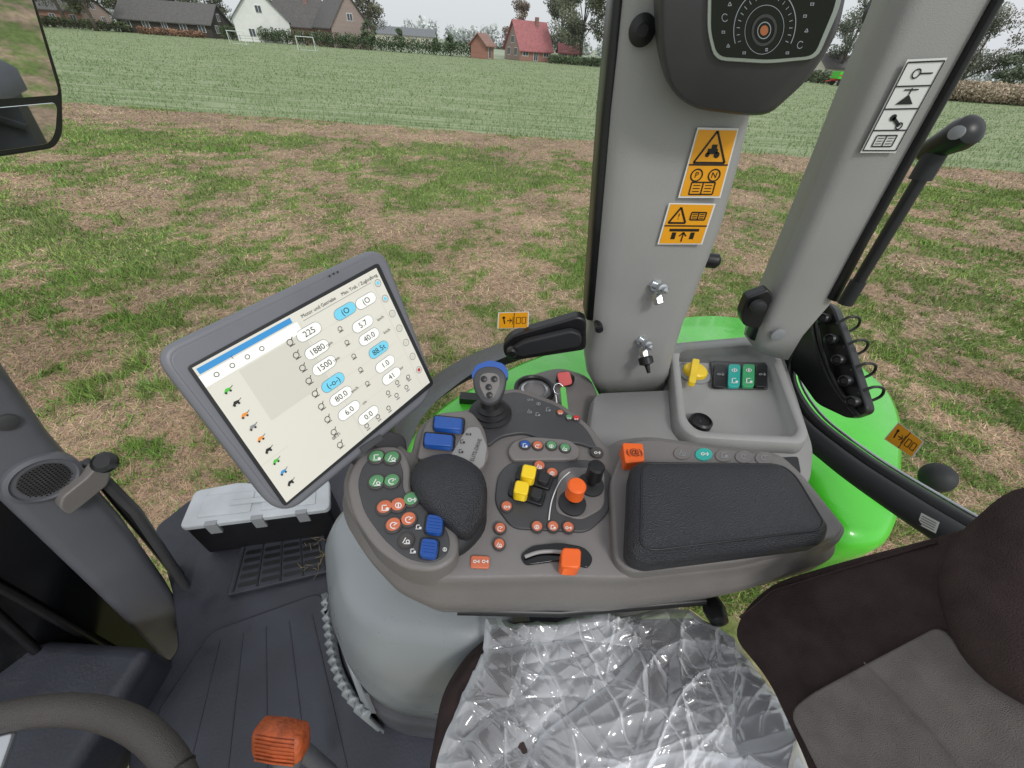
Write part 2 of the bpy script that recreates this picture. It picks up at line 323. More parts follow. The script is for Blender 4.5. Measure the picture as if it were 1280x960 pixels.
def hedge(px0,px1,D,h,dpt,col,name='hedge',n=9000,size=.14):
    x0=GX(px0,D,60);x1=GX(px1,D,60); k=int(abs(x1-x0)/.8)+2; cs=[(x0+(x1-x0)*i/(k-1),D+random.uniform(-.3,.3),h*.5) for i in range(k)]
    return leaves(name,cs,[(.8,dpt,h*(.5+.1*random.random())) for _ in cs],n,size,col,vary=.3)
hedge(285,592,113,2.6,.9,(.095,.135,.07),n=14000,size=.11); hedge(-60,170,112,1.8,.7,(.12,.15,.08),n=6000); hedge(690,760,114,1.6,.7,(.15,.2,.11),n=3000)
hedge(1180,1420,78,2.5,4,(.42,.35,.26),name='corn_field',n=24000,size=.11); hedge(1000,1060,112,2.2,1.2,(.17,.2,.13),n=4000)
hedge(185,260,110,1.2,.7,(.34,.2,.13),name='flower_bed',n=2500)
# ---------------------------------------------------------------- houses
def brick(name,col,col2):
    m=M(name,col,.85,var=.12,vs=1.2); nt=m.node_tree;n=nt.nodes;l=nt.links; t=n.new('ShaderNodeTexBrick'); t.inputs['Scale'].default_value=3; t.inputs['Color1'].default_value=(*srgb(col),1); t.inputs['Color2'].default_value=(*srgb(col2),1); t.inputs['Mortar'].default_value=(.4,.38,.36,1)
    tc=n.new('ShaderNodeTexCoord'); mp=n.new('ShaderNodeMapping'); mp.inputs['Rotation'].default_value=(math.pi/2,0,0); l.new(tc.outputs['Object'],mp.inputs[0]); l.new(mp.outputs[0],t.inputs['Vector']); l.new(t.outputs['Color'],n['Principled BSDF'].inputs['Base Color']); return m
m_brk=brick('brick','#97695c','#86594e'); m_brk2=brick('brick_red','#a56c5c','#96604f'); m_wall=M('render_white','#e4e4e2',.8,var=.05,vs=1)
m_tile=M('roof_tile_dark','#5d5a59',.7,var=.15,vs=2); m_tiler=M('roof_tile_red','#a8686a',.75,var=.15,vs=2); m_tileg=M('roof_grey','#74777b',.7,var=.12,vs=2); m_wg=M('window_glass','#4a5158',.15,var=.2); m_wf=M('window_frame','#e6e6e6',.5); m_wood=M('dark_wood','#423c39',.8,var=.2,vs=2)
m_cream=M('cream_wall','#cfc8ba',.8,var=.05)
def box(name,x0,x1,y0,y1,z0,z1,mat,par,bev=0):
    v=[(x,y,z) for z in (z0,z1) for x,y in ((x0,y0),(x1,y0),(x1,y1),(x0,y1))]
    return mk(name,v,[(0,1,2,3),(4,5,6,7),(0,1,5,4),(1,2,6,5),(2,3,7,6),(3,0,4,7)],mat,par,bev=bev)
def house(name,px,D,w,d,hw,hr,wall,roof,rot=0,nwin=3,gwin=True,chim=True,door=True,py=60):
    g=grp(name,(GX(px,D,py),D,0),math.radians(rot)); a_,b_=w/2,d/2
    v=[(-a_,-b_,0),(a_,-b_,0),(a_,b_,0),(-a_,b_,0),(-a_,-b_,hw),(a_,-b_,hw),(a_,b_,hw),(-a_,b_,hw),(-a_,0,hw+hr),(a_,0,hw+hr)]
    mk('walls',v,[(0,1,5,4),(2,3,7,6),(0,3,7,8,4),(1,2,6,9,5),(4,5,9,8),(6,7,8,9)],wall,g)
    o=.5; sl=hr/b_
    for s in (-1,1):
        q=[Vector((-a_-o,s*(b_+o),hw-o*sl+.05)),Vector((a_+o,s*(b_+o),hw-o*sl+.05)),Vector((a_+o,0,hw+hr+.05)),Vector((-a_-o,0,hw+hr+.05))]
        v=q+[x+Vector((0,0,.18)) for x in q]; mk('roof_slope',v,[(0,1,2,3),(4,5,6,7),(0,1,5,4),(1,2,6,5),(2,3,7,6),(3,0,4,7)],roof,g)
    def win(x,z,ww,hh,face):
        def T(u,dd,zz): return {0:(u,-b_-dd,zz),1:(-a_-dd,u,zz),2:(a_+dd,u,zz)}[face]
        for (e,dd,mt,nm) in ((.1,.05,m_wf,'window_frame'),(0,.08,m_wg,'window_glass')):
            P=[T(x-ww/2-e,dd,z-e),T(x+ww/2+e,dd,z-e),T(x+ww/2+e,dd,z+hh+e),T(x-ww/2-e,dd,z+hh+e)]
            B=[T(x-ww/2-e,0,z-e),T(x+ww/2+e,0,z-e),T(x+ww/2+e,0,z+hh+e),T(x-ww/2-e,0,z+hh+e)]
            mk(nm,P+B,[(0,1,2,3),(0,1,5,4),(1,2,6,5),(2,3,7,6),(3,0,4,7)],mt,g)
        P=[T(x-.04,.1,z),T(x+.04,.1,z),T(x+.04,.1,z+hh),T(x-.04,.1,z+hh)]; mk('mullion',P,[(0,1,2,3)],m_wf,g)
    for i in range(nwin):
        x=-a_+w*(i+.5)/nwin
        if door and i==nwin//2: win(x,.15,1,1.95,0)
        else: win(x,.95,1.3,1.2,0)
    if gwin:
        for f in (1,2):
            win(-d*.22,.95,1.1,1.2,f); win(d*.22,.95,1.1,1.2,f)
            if hr>2: win(0,hw+hr*.2,1.1,1.1,f)
    if chim: box('chimney',a_*.3,a_*.3+.7,-.9,-.2,hw+hr*.6,hw+hr+.9,m_brk,g)
    return g
house('barn',232,118,20,9,2.4,3.2,m_wood,m_tile,rot=4,nwin=5,chim=False)
house('white_house',335,118,11,11,3.8,5.4,m_wall,m_tileg,rot=-60,nwin=3)
house('brick_house',432,120,12,9,3.6,5.6,m_brk,m_tile,rot=-50,nwin=4)
house('brick_house',385,126,10,8,3.4,4.6,m_brk,m_tile,rot=10,nwin=3)
house('red_roof_house',660,122,8.5,7.5,2.2,4.6,m_brk2,m_tiler,rot=32,nwin=3)
house('red_roof_annex',712,124,5,4,2.0,1.4,m_brk2,m_tiler,rot=5,nwin=2,chim=False)
house('brick_shed',603,113,4.2,3.6,2.4,1.6,m_brk2,m_brk,rot=70,nwin=1,chim=False,gwin=False)
house('cream_bungalow',1033,130,10,7,2.8,2.3,m_cream,m_tile,rot=20,nwin=3,py=90)
house('farm_building',60,135,26,9,3,3,m_brk2,m_tile,rot=2,nwin=5,chim=False,py=20)
house('farm_building',505,240,30,12,3,2.5,m_cream,m_tileg,rot=5,nwin=5,chim=False)
for px,D in ((298,92),(382,86)):
    g=grp('soccer_goal',(GX(px,D,55),D,0))
    for x in (-1.5,1.5): tube('post',[Vector((x,0,0)),Vector((x,0,1.8))],.05,m_whp,g); tube('stay',[Vector((x,0,1.8)),Vector((x,1.0,0))],.03,m_whp,g)
    tube('crossbar',[Vector((-1.55,0,1.8)),Vector((1.55,0,1.8))],.05,m_whp,g); tube('ground_bar',[Vector((-1.5,1.0,.05)),Vector((1.5,1.0,.05))],.03,m_whp,g)
g=grp('farm_trailer',(GX(1056,105,100),105,0),.15)
box('cargo_box',-2.6,2.6,-1.1,1.1,1.1,2.3,m_grn,g,bev=.04); box('chassis',-2.8,2.8,-.5,.5,.8,1.09,m_red,g); box('side_rail',-2.65,2.65,-1.16,-1.1,1.6,1.75,m_red,g)
for x in (-1.7,1.7):
    for y_ in (-1,1): lathe('wheel',Vector((x,y_-.15,.5)),Vector((0,1,0)),[(.1,0),(.5,0),(.5,.3),(.1,.3)],m_rub,g)
tube('drawbar',[Vector((-2.8,0,.9)),Vector((-4.2,0,.6))],.07,m_red,g)
g=grp('pasture_fence')
for k in range(26):
    x=GX(60,106,40)+k*2.6; tube('post',[Vector((x,106,0)),Vector((x,106,1.1))],.05,m_wood,g,res=1)
for zz in (.6,1.0): tube('rail',[Vector((GX(60,106,40),106,zz)),Vector((GX(60,106,40)+65,106,zz))],.02,m_wood,g,res=1)

# ================================================================ TRACTOR
cab=grp('tractor_cab')
def post(name,rows,o,n,dep,mat,par):
    n=n.normalized(); rings=[]
    for (lx,ly,rx,ry) in rows:
        L=PL(lx,ly,o,n);Rr=PL(rx,ry,o,n); w=Rr-L; b=-n*dep if n.dot(C-o)>0 else n*dep
        pr=[]
        for (uu,dd) in ((0,1),(0,.35),(.03,.14),(.1,.03),(.2,0),(.5,-.03),(.8,0),(.9,.03),(.97,.14),(1,.35),(1,1)): pr.append(L+w*uu+b*dd)
        rings.append(pr)
    return loft(name,rings,mat,par)
nY=Vector((0,-1,0))
oB=Vector((0,.74,0))
rows=[(785,-70,995,-50),(778,0,976,10),(771,70,962,75),(763,140,948,145),(757,210,932,210),(751,280,910,285),(745,350,884,350),(740,410,859,410),(733,450,848,445),(735,475,842,465),(748,500,838,490)]
post('b_pillar',rows,oB,nY,.11,m_pil,cab)
post('b_pillar_seal',[(774,-70,790,-70),(766,0,782,0),(752,140,768,140),(741,280,757,280),(732,400,748,400)],Vector((0,.765,0)),nY,.07,m_blk,cab)
lathe('window_stop',PY(884,325,.84),Vector((1,-.2,0)),[(.012,-.03),(.016,0),(.016,.02),(.01,.026)],m_blk,cab)
oC=Vector((0,.80,0))
post('c_pillar',[(1155,-60,1290,-60),(1134,0,1253,0),(1090,100,1198,100),(1047,200,1140,200),(1003,300,1084,300),(962,390,1042,385),(950,425,1010,420),(946,440,990,452)],oC,nY,.08,m_pil,cab)
post('c_pillar_seal',[(1150,-60,1166,-60),(1128,0,1143,0),(1083,100,1098,100),(1040,200,1054,200),(996,300,1010,300),(954,390,968,390),(938,425,956,428)],Vector((0,.822,0)),nY,.03,m_blk,cab)
post('c_pillar_trim',[(1282,-60,1298,-60),(1247,0,1258,0),(1191,100,1202,100),(1135,200,1145,200),(1079,300,1089,300),(1037,375,1048,378)],Vector((0,.79,0)),nY,.05,m_blk,cab)
lathe('pillar_bolt',PY(802,38,.735),nY,[(.018,0),(.018,.006),(.008,.009),(.008,.006)],m_blk,cab)
lathe('pillar_screw',PY(747,403,.755),nY,[(.009,0),(.009,.03),(.004,.032)],m_blk,cab)
lathe('pillar_clip',PY(972,418,.79),nY,[(.016,0),(.016,.004),(.011,.006),(.004,.006)],m_gry,cab)
def coupling(px,py,cap=False):
    g=grp('hose_coupling'); o=PY(px,py,.735); d=Vector((.25,-1,.25)).normalized()
    lathe('flange',o,d,[(.014,-.004),(.014,.004),(.009,.004)],m_slv,g,seg=6)
    lathe('stem',o,d,[(.007,0),(.007,.02),(.010,.021),(.010,.03),(.006,.031),(.006,.042),(.003,.045)],m_slv,g)
    e=o+Vector((.004,-.012,-.012)); lathe('nut',e,Vector((.35,-.6,-.8)),[(.009,0),(.010,.008),(.010,.02),(.007,.022)],m_slv,g,seg=6)
    if cap: lathe('cap',e+Vector((.35,-.6,-.8)).normalized()*.018,Vector((.35,-.6,-.8)),[(.008,0),(.016,.004),(.016,.018),(.006,.022),(.004,.04)],m_blk,g)
coupling(819,357); coupling(802,426,True)
def sticker(name,q4,o,n,kind):
    g=grp(name); pts=[PL(*c,o,n) for c in q4]; q=Q(*pts); B=Batch()
    B.rect(q,-.04,-.03,1.04,1.03,.0006,m_wht); mt={'w':m_wht}.get(kind,m_stk)
    if kind!='w': B.rect(q,0,0,1,1,.0012,mt)
    t=min(q.W,q.H)*.035
    def tri(cx,cy,s):
        P=[(cx-s,cy-s*.8*q.W/q.H),(cx+s,cy-s*.8*q.W/q.H),(cx,cy+s*.95*q.W/q.H)]
        for i in range(3): B.line(q,*P[i],*P[(i+1)%3],t*1.4,.0018,m_prt)
    def book(cx,cy,s):
        hh=s*.5*q.W/q.H
        for x0 in (cx-s,cx,cx+s): B.line(q,x0,cy-hh,x0,cy+hh,t,.0018,m_prt)
        for yy in (cy-hh,cy+hh): B.line(q,cx-s,yy,cx+s,yy,t,.0018,m_prt)
        for k in range(3):
            yy=cy-hh*.5+hh*.5*k; B.line(q,cx-s*.8,yy,cx-s*.2,yy,t*.6,.0018,m_prt); B.line(q,cx+s*.2,yy,cx+s*.8,yy,t*.6,.0018,m_prt)
    if kind=='a':
        B.line(q,0,.5,1,.5,t,.0018,m_prt); tri(.5,.74,.4); B.rect(q,.38,.66,.64,.74,.0018,m_prt); B.disc(q,.4,.65,.055*q.W,.0018,m_prt); B.disc(q,.64,.65,.075*q.W,.0018,m_prt); B.rect(q,.46,.74,.6,.8,.0018,m_prt)
        for cx,ch in ((.27,'P'),(.72,'N')): B.ring(q,cx,.34,.16*q.W,t,.0018,m_prt); text(q,cx,.34,.2*q.W,ch,m_prt,g,.002)
        book(.5,.13,.3)
    if kind=='b':
        tri(.27,.72,.2); text(q,.27,.70,.2*q.W,'!',m_prt,g,.002); book(.72,.72,.17); B.line(q,0,.47,1,.47,t,.0018,m_prt)
        B.line(q,.15,.36,.85,.36,t*2,.0018,m_prt)
        for x0 in (.28,.72): B.rect(q,x0-.05,.12,x0+.05,.3,.0018,m_prt)
        B.line(q,.5,.05,.5,.3,t,.0018,m_prt); B.line(q,.5,.3,.42,.2,t,.0018,m_prt); B.line(q,.5,.3,.58,.2,t,.0018,m_prt)
    if kind=='s':
        B.line(q,.52,0,.52,1,t,.0018,m_prt); B.disc(q,.16,.7,.05*q.W,.0018,m_prt); B.line(q,.16,.65,.2,.3,t*2,.0018,m_prt); B.line(q,.28,.5,.44,.5,t*1.5,.0018,m_prt); B.line(q,.44,.5,.36,.65,t,.0018,m_prt); B.line(q,.44,.5,.36,.35,t,.0018,m_prt)
        for x0,x1 in ((.6,.74),(.8,.93)):
            for c in ((x0,.3,x1,.3),(x0,.7,x1,.7),(x0,.3,x0,.7),(x1,.3,x1,.7)): B.line(q,*c,t,.0018,m_prt)
        B.line(q,.48,.25,.48,.75,t,.0018,m_prt)
    if kind=='w':
        for v_ in (.25,.5,.75): B.line(q,.02,v_,.98,v_,t,.0018,m_prt)
        for c in ((0,0,1,0),(1,0,1,1),(1,1,0,1),(0,1,0,0)): B.line(q,*c,t,.0018,m_prt)
        B.ring(q,.4,.88,.12*q.W,t,.0018,m_prt); B.line(q,.5,.88,.85,.88,t,.0018,m_prt); B.poly(m_prt,[q.at(.25,.55,.0018),q.at(.75,.55,.0018),q.at(.5,.66,.0018)]); B.line(q,.5,.66,.5,.73,t,.0018,m_prt); B.line(q,.3,.71,.7,.71,t,.0018,m_prt)
        B.disc(q,.4,.4,.09*q.W,.0018,m_prt); B.line(q,.4,.4,.7,.3,t*2.5,.0018,m_prt); B.ring(q,.7,.3,.1*q.W,t,.0018,m_prt); book(.5,.12,.3)
    B.flush('print',g)
sticker('warning_sticker',[(873,162),(921,163),(899,245),(850,245)],Vector((0,.733,0)),nY,'a')
sticker('warning_sticker',[(838,255),(892,256),(876,304),(824,304)],Vector((0,.733,0)),nY,'b')
sticker('instruction_sticker',[(1134,78),(1180,76),(1119,188),(1078,188)],Vector((0,.793,0)),nY,'w')
gl=bpy.data.materials.new('cab_glass'); gl.use_nodes=True; nt=gl.node_tree;n=nt.nodes;l=nt.links; n.remove(n['Principled BSDF'])
tr=n.new('ShaderNodeBsdfTransparent'); tr.inputs[0].default_value=(.97,.985,.975,1); gs=n.new('ShaderNodeBsdfGlossy'); gs.inputs['Roughness'].default_value=.03; fr=n.new('ShaderNodeFresnel'); fr.inputs['IOR'].default_value=1.3
ms=n.new('ShaderNodeMixShader'); l.new(fr.outputs[0],ms.inputs[0]); l.new(tr.outputs[0],ms.inputs[1]); l.new(gs.outputs[0],ms.inputs[2]); l.new(ms.outputs[0],n['Material Output'].inputs[0])
gA=Vector((-.95,.47,0)); gB=Vector((.2,.79,0)); gn=Vector(((gB-gA).y,-(gB-gA).x,0)).normalized()
def pane(name,P,mat=gl): return mk(name,P,[(0,1,2,3)],mat,cab,recalc=False)
pane('side_window_glass',[Vector((-.95,.47,2.02)),Vector((.19,.79,2.02)),Vector((.19,.79,3.6)),Vector((-.95,.47,3.6))])
pane('quarter_window_glass',[Vector((.42,.83,2.2)),Vector((.68,.84,2.2)),Vector((.68,.84,3.6)),Vector((.42,.83,3.6))])
sticker('exit_sticker',[(624,391),(660,390),(659,409),(623,410)],gB+gn*.002,gn,'s')
g=grp('window_handle')
def onY(pts,y): return [PY(q[0],q[1],y) for q in pts]
slab('grip',onY(rnd([(628,432),(640,420),(722,396),(733,400),(733,438),(642,452),(630,446)],7),.72),nY,.03,m_blk,g,bev=.006)
slab('lever',onY(rnd([(636,440),(655,428),(715,414),(728,420),(726,434),(650,447)],6),.70),nY,.019,m_rub,g,bev=.005)
lathe('pivot',PY(640,438,.70),nY,[(.012,0),(.012,.012),(.008,.015)],m_blk,g)
g=grp('window_latch'); slab('plate',onY(rnd([(935,372),(962,362),(968,372),(950,412),(930,408),(926,395)],5),.80),nY,.03,m_blk,g,bev=.005); lathe('knob',PY(946,382,.79),nY,[(.016,0),(.016,.012),(.010,.016)],m_rub,g)
# ---- instrument cluster on B pillar
g=grp('instrument_cluster'); oI=PD(940,60,.50); nI=Vector((-.04,-.97,-.16)).normalized()
def onI(pts,w=0): return [PL(q[0],q[1],oI+nI*w,nI) for q in pts]
hp_=rnd([(821,-90),(824,60),(836,112),(866,136),(935,145),(962,143),(1012,98),(1048,40),(1074,-90)],24,5)
f0=onI(hp_,0); f1=onI(hp_,.012)
loft('housing',[[q_-nI*.12 for q_ in scl(f0,.94)],[q_-nI*.03 for q_ in f0],f0,scl(f1,.965),[q_+nI*.002 for q_ in scl(f1,.93)]],m_conD,g)
bz=rnd([(886,-90),(884,40),(893,76),(960,80),(1022,74),(1050,10),(1066,-90)],14); slab('bezel',onI(bz,.018),nI,.008,m_slv,g,bev=.001)
dz=rnd([(891,-90),(889,40),(897,71),(960,75),(1018,70),(1044,8),(1060,-90)],12); slab('display_glass',onI(dz,.0195),nI,.004,m_gls,g,bev=.0005)
oq=oI+nI*.020
q=Q(PL(890,-90,oq,nI),PL(1062,-90,oq,nI),PL(1020,72,oq,nI),PL(895,72,oq,nI)); B=Batch()
m_lw=M('display_print','#8f959b',.5,emis=.08); m_lo=M('display_orange','#a0603f',.5,emis=.1)
u1,v1=q.uv(955,38)
B.ring(q,u1,v1,.038,.0010,.0006,m_lw,n=40,a0=-20,a1=200); B.ring(q,u1,v1,.024,.0006,.0006,m_lw,n=36); B.disc(q,u1,v1,.005,.0006,m_lo); B.ring(q,u1,v1,.0085,.0010,.0006,m_lw,n=20); B.ring(q,u1,v1,.0155,.003,.0006,m_conD,n=30)
for k in range(19):
    an=math.radians(-20+k*12.2); B.line(q,u1+.030*math.cos(an)/q.W,v1+.030*math.sin(an)/q.H,u1+.034*math.cos(an)/q.W,v1+.034*math.sin(an)/q.H,.0007,.0006,m_lw)
for px,py,kk in ((906,22,0),(904,40,1),(910,57,2),(1006,20,1),(1008,38,2),(1000,56,0),(912,5,2),(1015,5,1),(930,66,1),(984,66,1)):
    uu,vv=q.uv(px,py)
    if kk==0: B.ring(q,uu,vv,.004,.0008,.0006,m_lw,n=10,a0=40,a1=330)
    elif kk==1: B.rect(q,uu-.016,vv-.012,uu+.016,vv+.012,.0006,m_lw); B.rect(q,uu-.009,vv-.005,uu+.009,vv+.006,.0008,m_gls)
    else: B.line(q,uu-.016,vv-.012,uu,vv+.016,.0008,.0006,m_lw); B.line(q,uu,vv+.016,uu+.016,vv-.012,.0008,.0006,m_lw); B.line(q,uu-.016,vv-.012,uu+.016,vv-.012,.0008,.0006,m_lw)
uu,vv=q.uv(958,62); B.rect(q,uu-.012,vv-.014,uu+.012,vv+.014,.0006,m_lw); B.line(q,uu-.008,vv,uu+.008,vv,.0008,.0008,m_gls)
B.flush('gauge_print',g)
g=grp('rear_window_handle'); a0=PXX(1172,188,.79); b0=PXX(1056,380,.79)
tube('rod',[a0,b0],.0125,m_blk,g,res=5); tube('rod_sleeve',[a0.lerp(b0,.0),a0.lerp(b0,.16)],.019,m_rub,g); tube('rod_end',[a0.lerp(b0,.82),b0],.016,m_rub,g)
h0=PXX(1158,190,.79);h1=PXX(1218,160,.79); d=h1-h0; lathe('grip',h0,d,[(.012,-.01),(.02,.0),(.024,d.length*.4),(.029,d.length*.75),(.026,d.length*.95),(.016,d.length*1.05),(.004,d.length*1.08)],m_blk,g)
lathe('grip_inset',PXX(1196,166,.765),Vector((-1,-.6,.1)),[(.010,-.01),(.011,.004),(.005,.006)],m_gry,g)
lathe('hinge_knob',PXX(1108,15,.72),Vector((-1,-1,0)),[(.02,-.02),(.030,0),(.030,.02),(.02,.03)],m_blk,cab,sx=1.2)
tube('stay_strap',[PXX(1100,25,.74),PXX(1085,45,.76),PXX(1075,60,.8)],.010,m_blk,cab)
g=grp('rear_window_frame')
fr_pts=cr([PXX(1020,375,.80),PXX(1000,420,.80),PXX(985,470,.80),PXX(1010,520,.81),PXX(1070,570,.83),PXX(1150,622,.84),PXX(1235,672,.85),PXX(1400,760,.85)],6,closed=False)
tube('seal_rail',fr_pts,.019,m_blk,g,res=5); tube('inner_rail',[q_+Vector((-.038,-.005,-.012)) for q_ in fr_pts[10:]],.026,m_rub,g,res=5)
tube('edge_trim',[q_+Vector((.022,.0,.016)) for q_ in fr_pts[8:]],.004,m_slv,g)
g=grp('sockets_panel')
slab('panel',[PXX(q_[0],q_[1],.79) for q_ in rnd([(1010,372),(1040,380),(1062,440),(1085,515),(1060,524),(1020,505),(985,455),(992,420)],9)],Vector((-1,-.2,.2)),.03,m_blk,g,bev=.006)
for k in range(5): 
    c=PXX(1030+k*9,398+k*26,.775); lathe('socket',c,Vector((-1,-.4,.3)),[(.013,-.01),(.013,.008),(.010,.012),(.007,.006)],m_blk,g)
g=grp('wiring_harness')
for k in range(4):
    c=PXX(1045+k*9,405+k*29,.79); tube('cable',cr([c,c+Vector((.02,-.0,.022)),c+Vector((.045,0,.02)),c+Vector((.055,0,-.002)),c+Vector((.04,0,-.02)),c+Vector((.015,0,-.022))],5,closed=False),.0032,m_blk,g)
for k in range(2): tube('cable',cr([PXX(1012+k*8,380,.78),PXX(1020+k*6,430,.775),PXX(1040+k*5,480,.78),PXX(1070+k*4,520,.79)],6,closed=False),.005,m_blk,g)
pane('rear_window_glass',[Vector((.84,.82,2.17)),Vector((.87,-.5,2.17)),Vector((.87,-.5,3.6)),Vector((.84,.82,3.6))])
sticker('exit_sticker',[(1124,529),(1154,552),(1140,571),(1107,549)],Vector((.835,0,0)),Vector((-1,0,0)),'s')
g=grp('rear_lamp'); lathe('lamp_body',PXX(1172,597,1.05),Vector((-.7,-.3,.7)),[(.02,-.05),(.034,-.01),(.034,.01),(.022,.025),(.008,.03)],m_rub,g)
q=Q(PXX(1153,641,.785),PXX(1176,653,.785),PXX(1171,667,.785),PXX(1148,655,.785)); B=Batch(); B.rect(q,0,0,1,1,.002,m_wht)
for k in range(4): B.line(q,.1,.2+.2*k,.9,.2+.2*k,.0012,.003,m_prt)
B.flush('rating_label',cab)
g=grp('rear_fender')
fo=rnd([(505,565),(520,535),(560,498),(640,455),(735,420),(850,393),(905,391),(960,402),(1060,440),(1118,488),(1132,530),(1128,640),(1112,672),(1060,672),(1000,600),(900,560),(780,620),(520,620)],30)
ft=[PZ(q_[0],q_[1],2.1) for q_ in fo]
loft('fender_shell',[atz(off(ft,.0),1.9),atz(off(ft,.01),2.06),atz(off(ft,.002),2.085),atz(off(ft,-.02),2.1)],m_grn,g)
fe=cr([PZ(q_[0],q_[1],2.07) for q_ in ((498,575),(512,520),(548,480),(610,442),(700,412),(800,385))],6,closed=False)
fe2=[q_+Vector((-.05,.07,-.05)) for q_ in fe]
v=[];f=[]
for i in range(len(fe)): v+=[fe[i]+Vector((.03,-.04,0)),fe2[i],fe2[i]-Vector((0,0,.12))]
for i in range(len(fe)-1):
    for k in range(2): f.append((3*i+k,3*i+3+k,3*i+4+k,3*i+1+k))
mk('fender_extension',v,f,m_apil,g,smooth=True)
box('cab_side_wall',-.15,.85,.80,.83,1.6,2.12,m_blk,cab)
g=grp('rear_tyre'); tc_=Vector((.75,1.05,.95)); 
lathe('tyre',tc_,Vector((0,1,0)),[(.45,0),(.8,-.03),(.93,.02),(.95,.1),(.95,.35),(.93,.43),(.8,.48),(.45,.45)],m_rub,g,seg=64)
for k in range(40):
    an=2*math.pi*k/40; rr=.97; c=tc_+Vector((math.cos(an)*rr,0,math.sin(an)*rr)); s_=k%2
    tube('lug',[c+Vector((0,.02+.22*s_,0)),c+Vector((math.cos(an+1.57)*.1,.22+.2*s_,math.sin(an+1.57)*.1))],.025,m_rub,g,res=1)
lathe('rim',tc_+Vector((0,.05,0)),Vector((0,1,0)),[(.05,.2),(.3,.22),(.4,.1),(.46,.38)],m_yel,g,seg=40)
# ---------------------------------------------------------------- side console with tray
g=grp('side_console'); zb=2.285; zt0=zb+.003
sb=[(745,492,8),(838,488,4),(834,430,8),(945,420,12),(975,432),(1016,560),(1012,600),(860,640),(735,560)]
st=[PZ(*q_,zb) for q_ in rnd(sb,10)]
loft('body',[atz(off(st,.01),1.7),atz(off(st,.008),zb-.025),atz(off(st,.003),zb-.005),atz(st,zb)],m_conL,g)
zr=zb+.03
outr=[PZ(*q_,zr) for q_ in rnd([(838,430),(944,422),(972,434),(1012,543),(1004,554),(866,546),(848,530)],14,6)]
inr=[PZ(*q_,zr) for q_ in rnd([(848,438),(940,431),(963,441),(998,536),(992,545),(872,538),(858,524)],12,6)]
loft('tray',[atz(off(outr,.006),zb-.006),atz(outr,zr-.003),atz(off(outr,-.003),zr),atz(off(inr,.002),zr),atz(inr,zr-.003),atz(off(inr,-.004),zt0)],m_pil,g)
def rocker(px,py,z,w,h,ang,hh,mat,par,bev=.002,name='rocker'):
    c=math.cos(math.radians(ang));s=math.sin(math.radians(ang))
    q_=[(px+(x*c-y_*s),py+(x*s+y_*c)) for x,y_ in ((-w/2,-h/2),(w/2,-h/2),(w/2,h/2),(-w/2,h/2))]
    return slab(name,[PZ(*k,z+hh) for k in rnd(q_,min(w,h)*.18,2)],Z,hh,mat,par,bev=bev)
zs('switch_plate',[(888,451),(958,453),(961,486),(893,485)],zt0+.006,.005,m_conD,g,bev=.002,r=3)
for i,(px,mt) in enumerate(((900,m_blk),(918,m_teal),(936,m_tgr),(952,m_blk))):
    rocker(px,469,zt0+.006,15,28,2,.009,mt,g)
B=Batch()
def glyph(px,py,z,r,mat,kind=None):
    q=Q(*[PZ(px+dx*r,py+dy*r,z) for dx,dy in ((-1,-1),(1,-1),(1,1),(-1,1))]); kind=random.randint(0,4) if kind is None else kind; t=q.W*.08; R_=q.W*.3
    if kind==0: B.ring(q,.5,.5,R_,t,.0004,mat,n=12,a0=30,a1=300); B.line(q,.5,.5,.8,.7,t,.0004,mat)
    elif kind==1: B.ring(q,.38,.5,R_*.6,t,.0004,mat,n=10); B.line(q,.5,.5,.9,.5,t,.0004,mat); B.line(q,.75,.35,.9,.5,t,.0004,mat); B.line(q,.75,.65,.9,.5,t,.0004,mat)
    elif kind==2: B.line(q,.2,.3,.45,.75,t,.0004,mat); B.ring(q,.62,.42,R_*.6,t,.0004,mat,n=10); B.line(q,.3,.25,.8,.25,t,.0004,mat)
    elif kind==3: B.line(q,.2,.3,.8,.3,t,.0004,mat); B.line(q,.3,.3,.3,.7,t,.0004,mat); B.line(q,.3,.7,.65,.7,t,.0004,mat); B.disc(q,.7,.42,R_*.45,.0004,mat,n=10)
    else: B.ring(q,.5,.5,R_*.9,t,.0004,mat,n=14); B.line(q,.5,.3,.5,.7,t*1.3,.0004,mat)
for px in (918,936): glyph(px,463,zt0+.0158,7,m_wht,4); glyph(px,476,zt0+.0158,7,m_wht,3)
for px in (900,952): glyph(px,468,zt0+.0158,6,m_gry,1)
c=PZ(867,468,zt0); lathe('rotary_base',c,Z,[(.040,0),(.040,.005),(.036,.007),(.01,.007)],m_gry,g,seg=36); lathe('rotary_knob',c,Z,[(.030,0),(.029,.016),(.025,.020),(.005,.020)],m_yel,g,seg=36)
rocker(868,463,zt0+.018,9,30,10,.014,m_yel,g,name='rotary_grip')
c=PZ(874,531,zt0); lathe('socket_cap',c,Z,[(.024,0),(.024,.014),(.020,.018),(.018,.012),(.006,.012)],m_blk,g)
zs('side_slot',[(968,572),(998,570),(1002,592),(975,590)],zb+.006,.01,m_blk,g,bev=.002,r=4)
g2=grp('ignition_panel')
sp=[PZ(*q_,2.25) for q_ in rnd([(640,488),(662,468),(700,458),(738,470),(750,500),(745,545),(690,545),(640,520)],14)]
loft('housing',[atz(off(sp,.006),2.1),atz(off(sp,.004),2.235),atz(sp,2.247),atz(off(sp,-.006),2.25)],m_con,g2)
c=PZ(668,488,2.25); lathe('cup_ring',c,Z,[(.052,-.004),(.052,.008),(.046,.010),(.042,.006),(.040,-.02),(.005,-.02)],m_blk,g2); lathe('cup_inner_ring',c,Z,[(.034,-.01),(.034,.004),(.028,.006),(.026,-.008),(.01,-.008)],m_slv,g2)
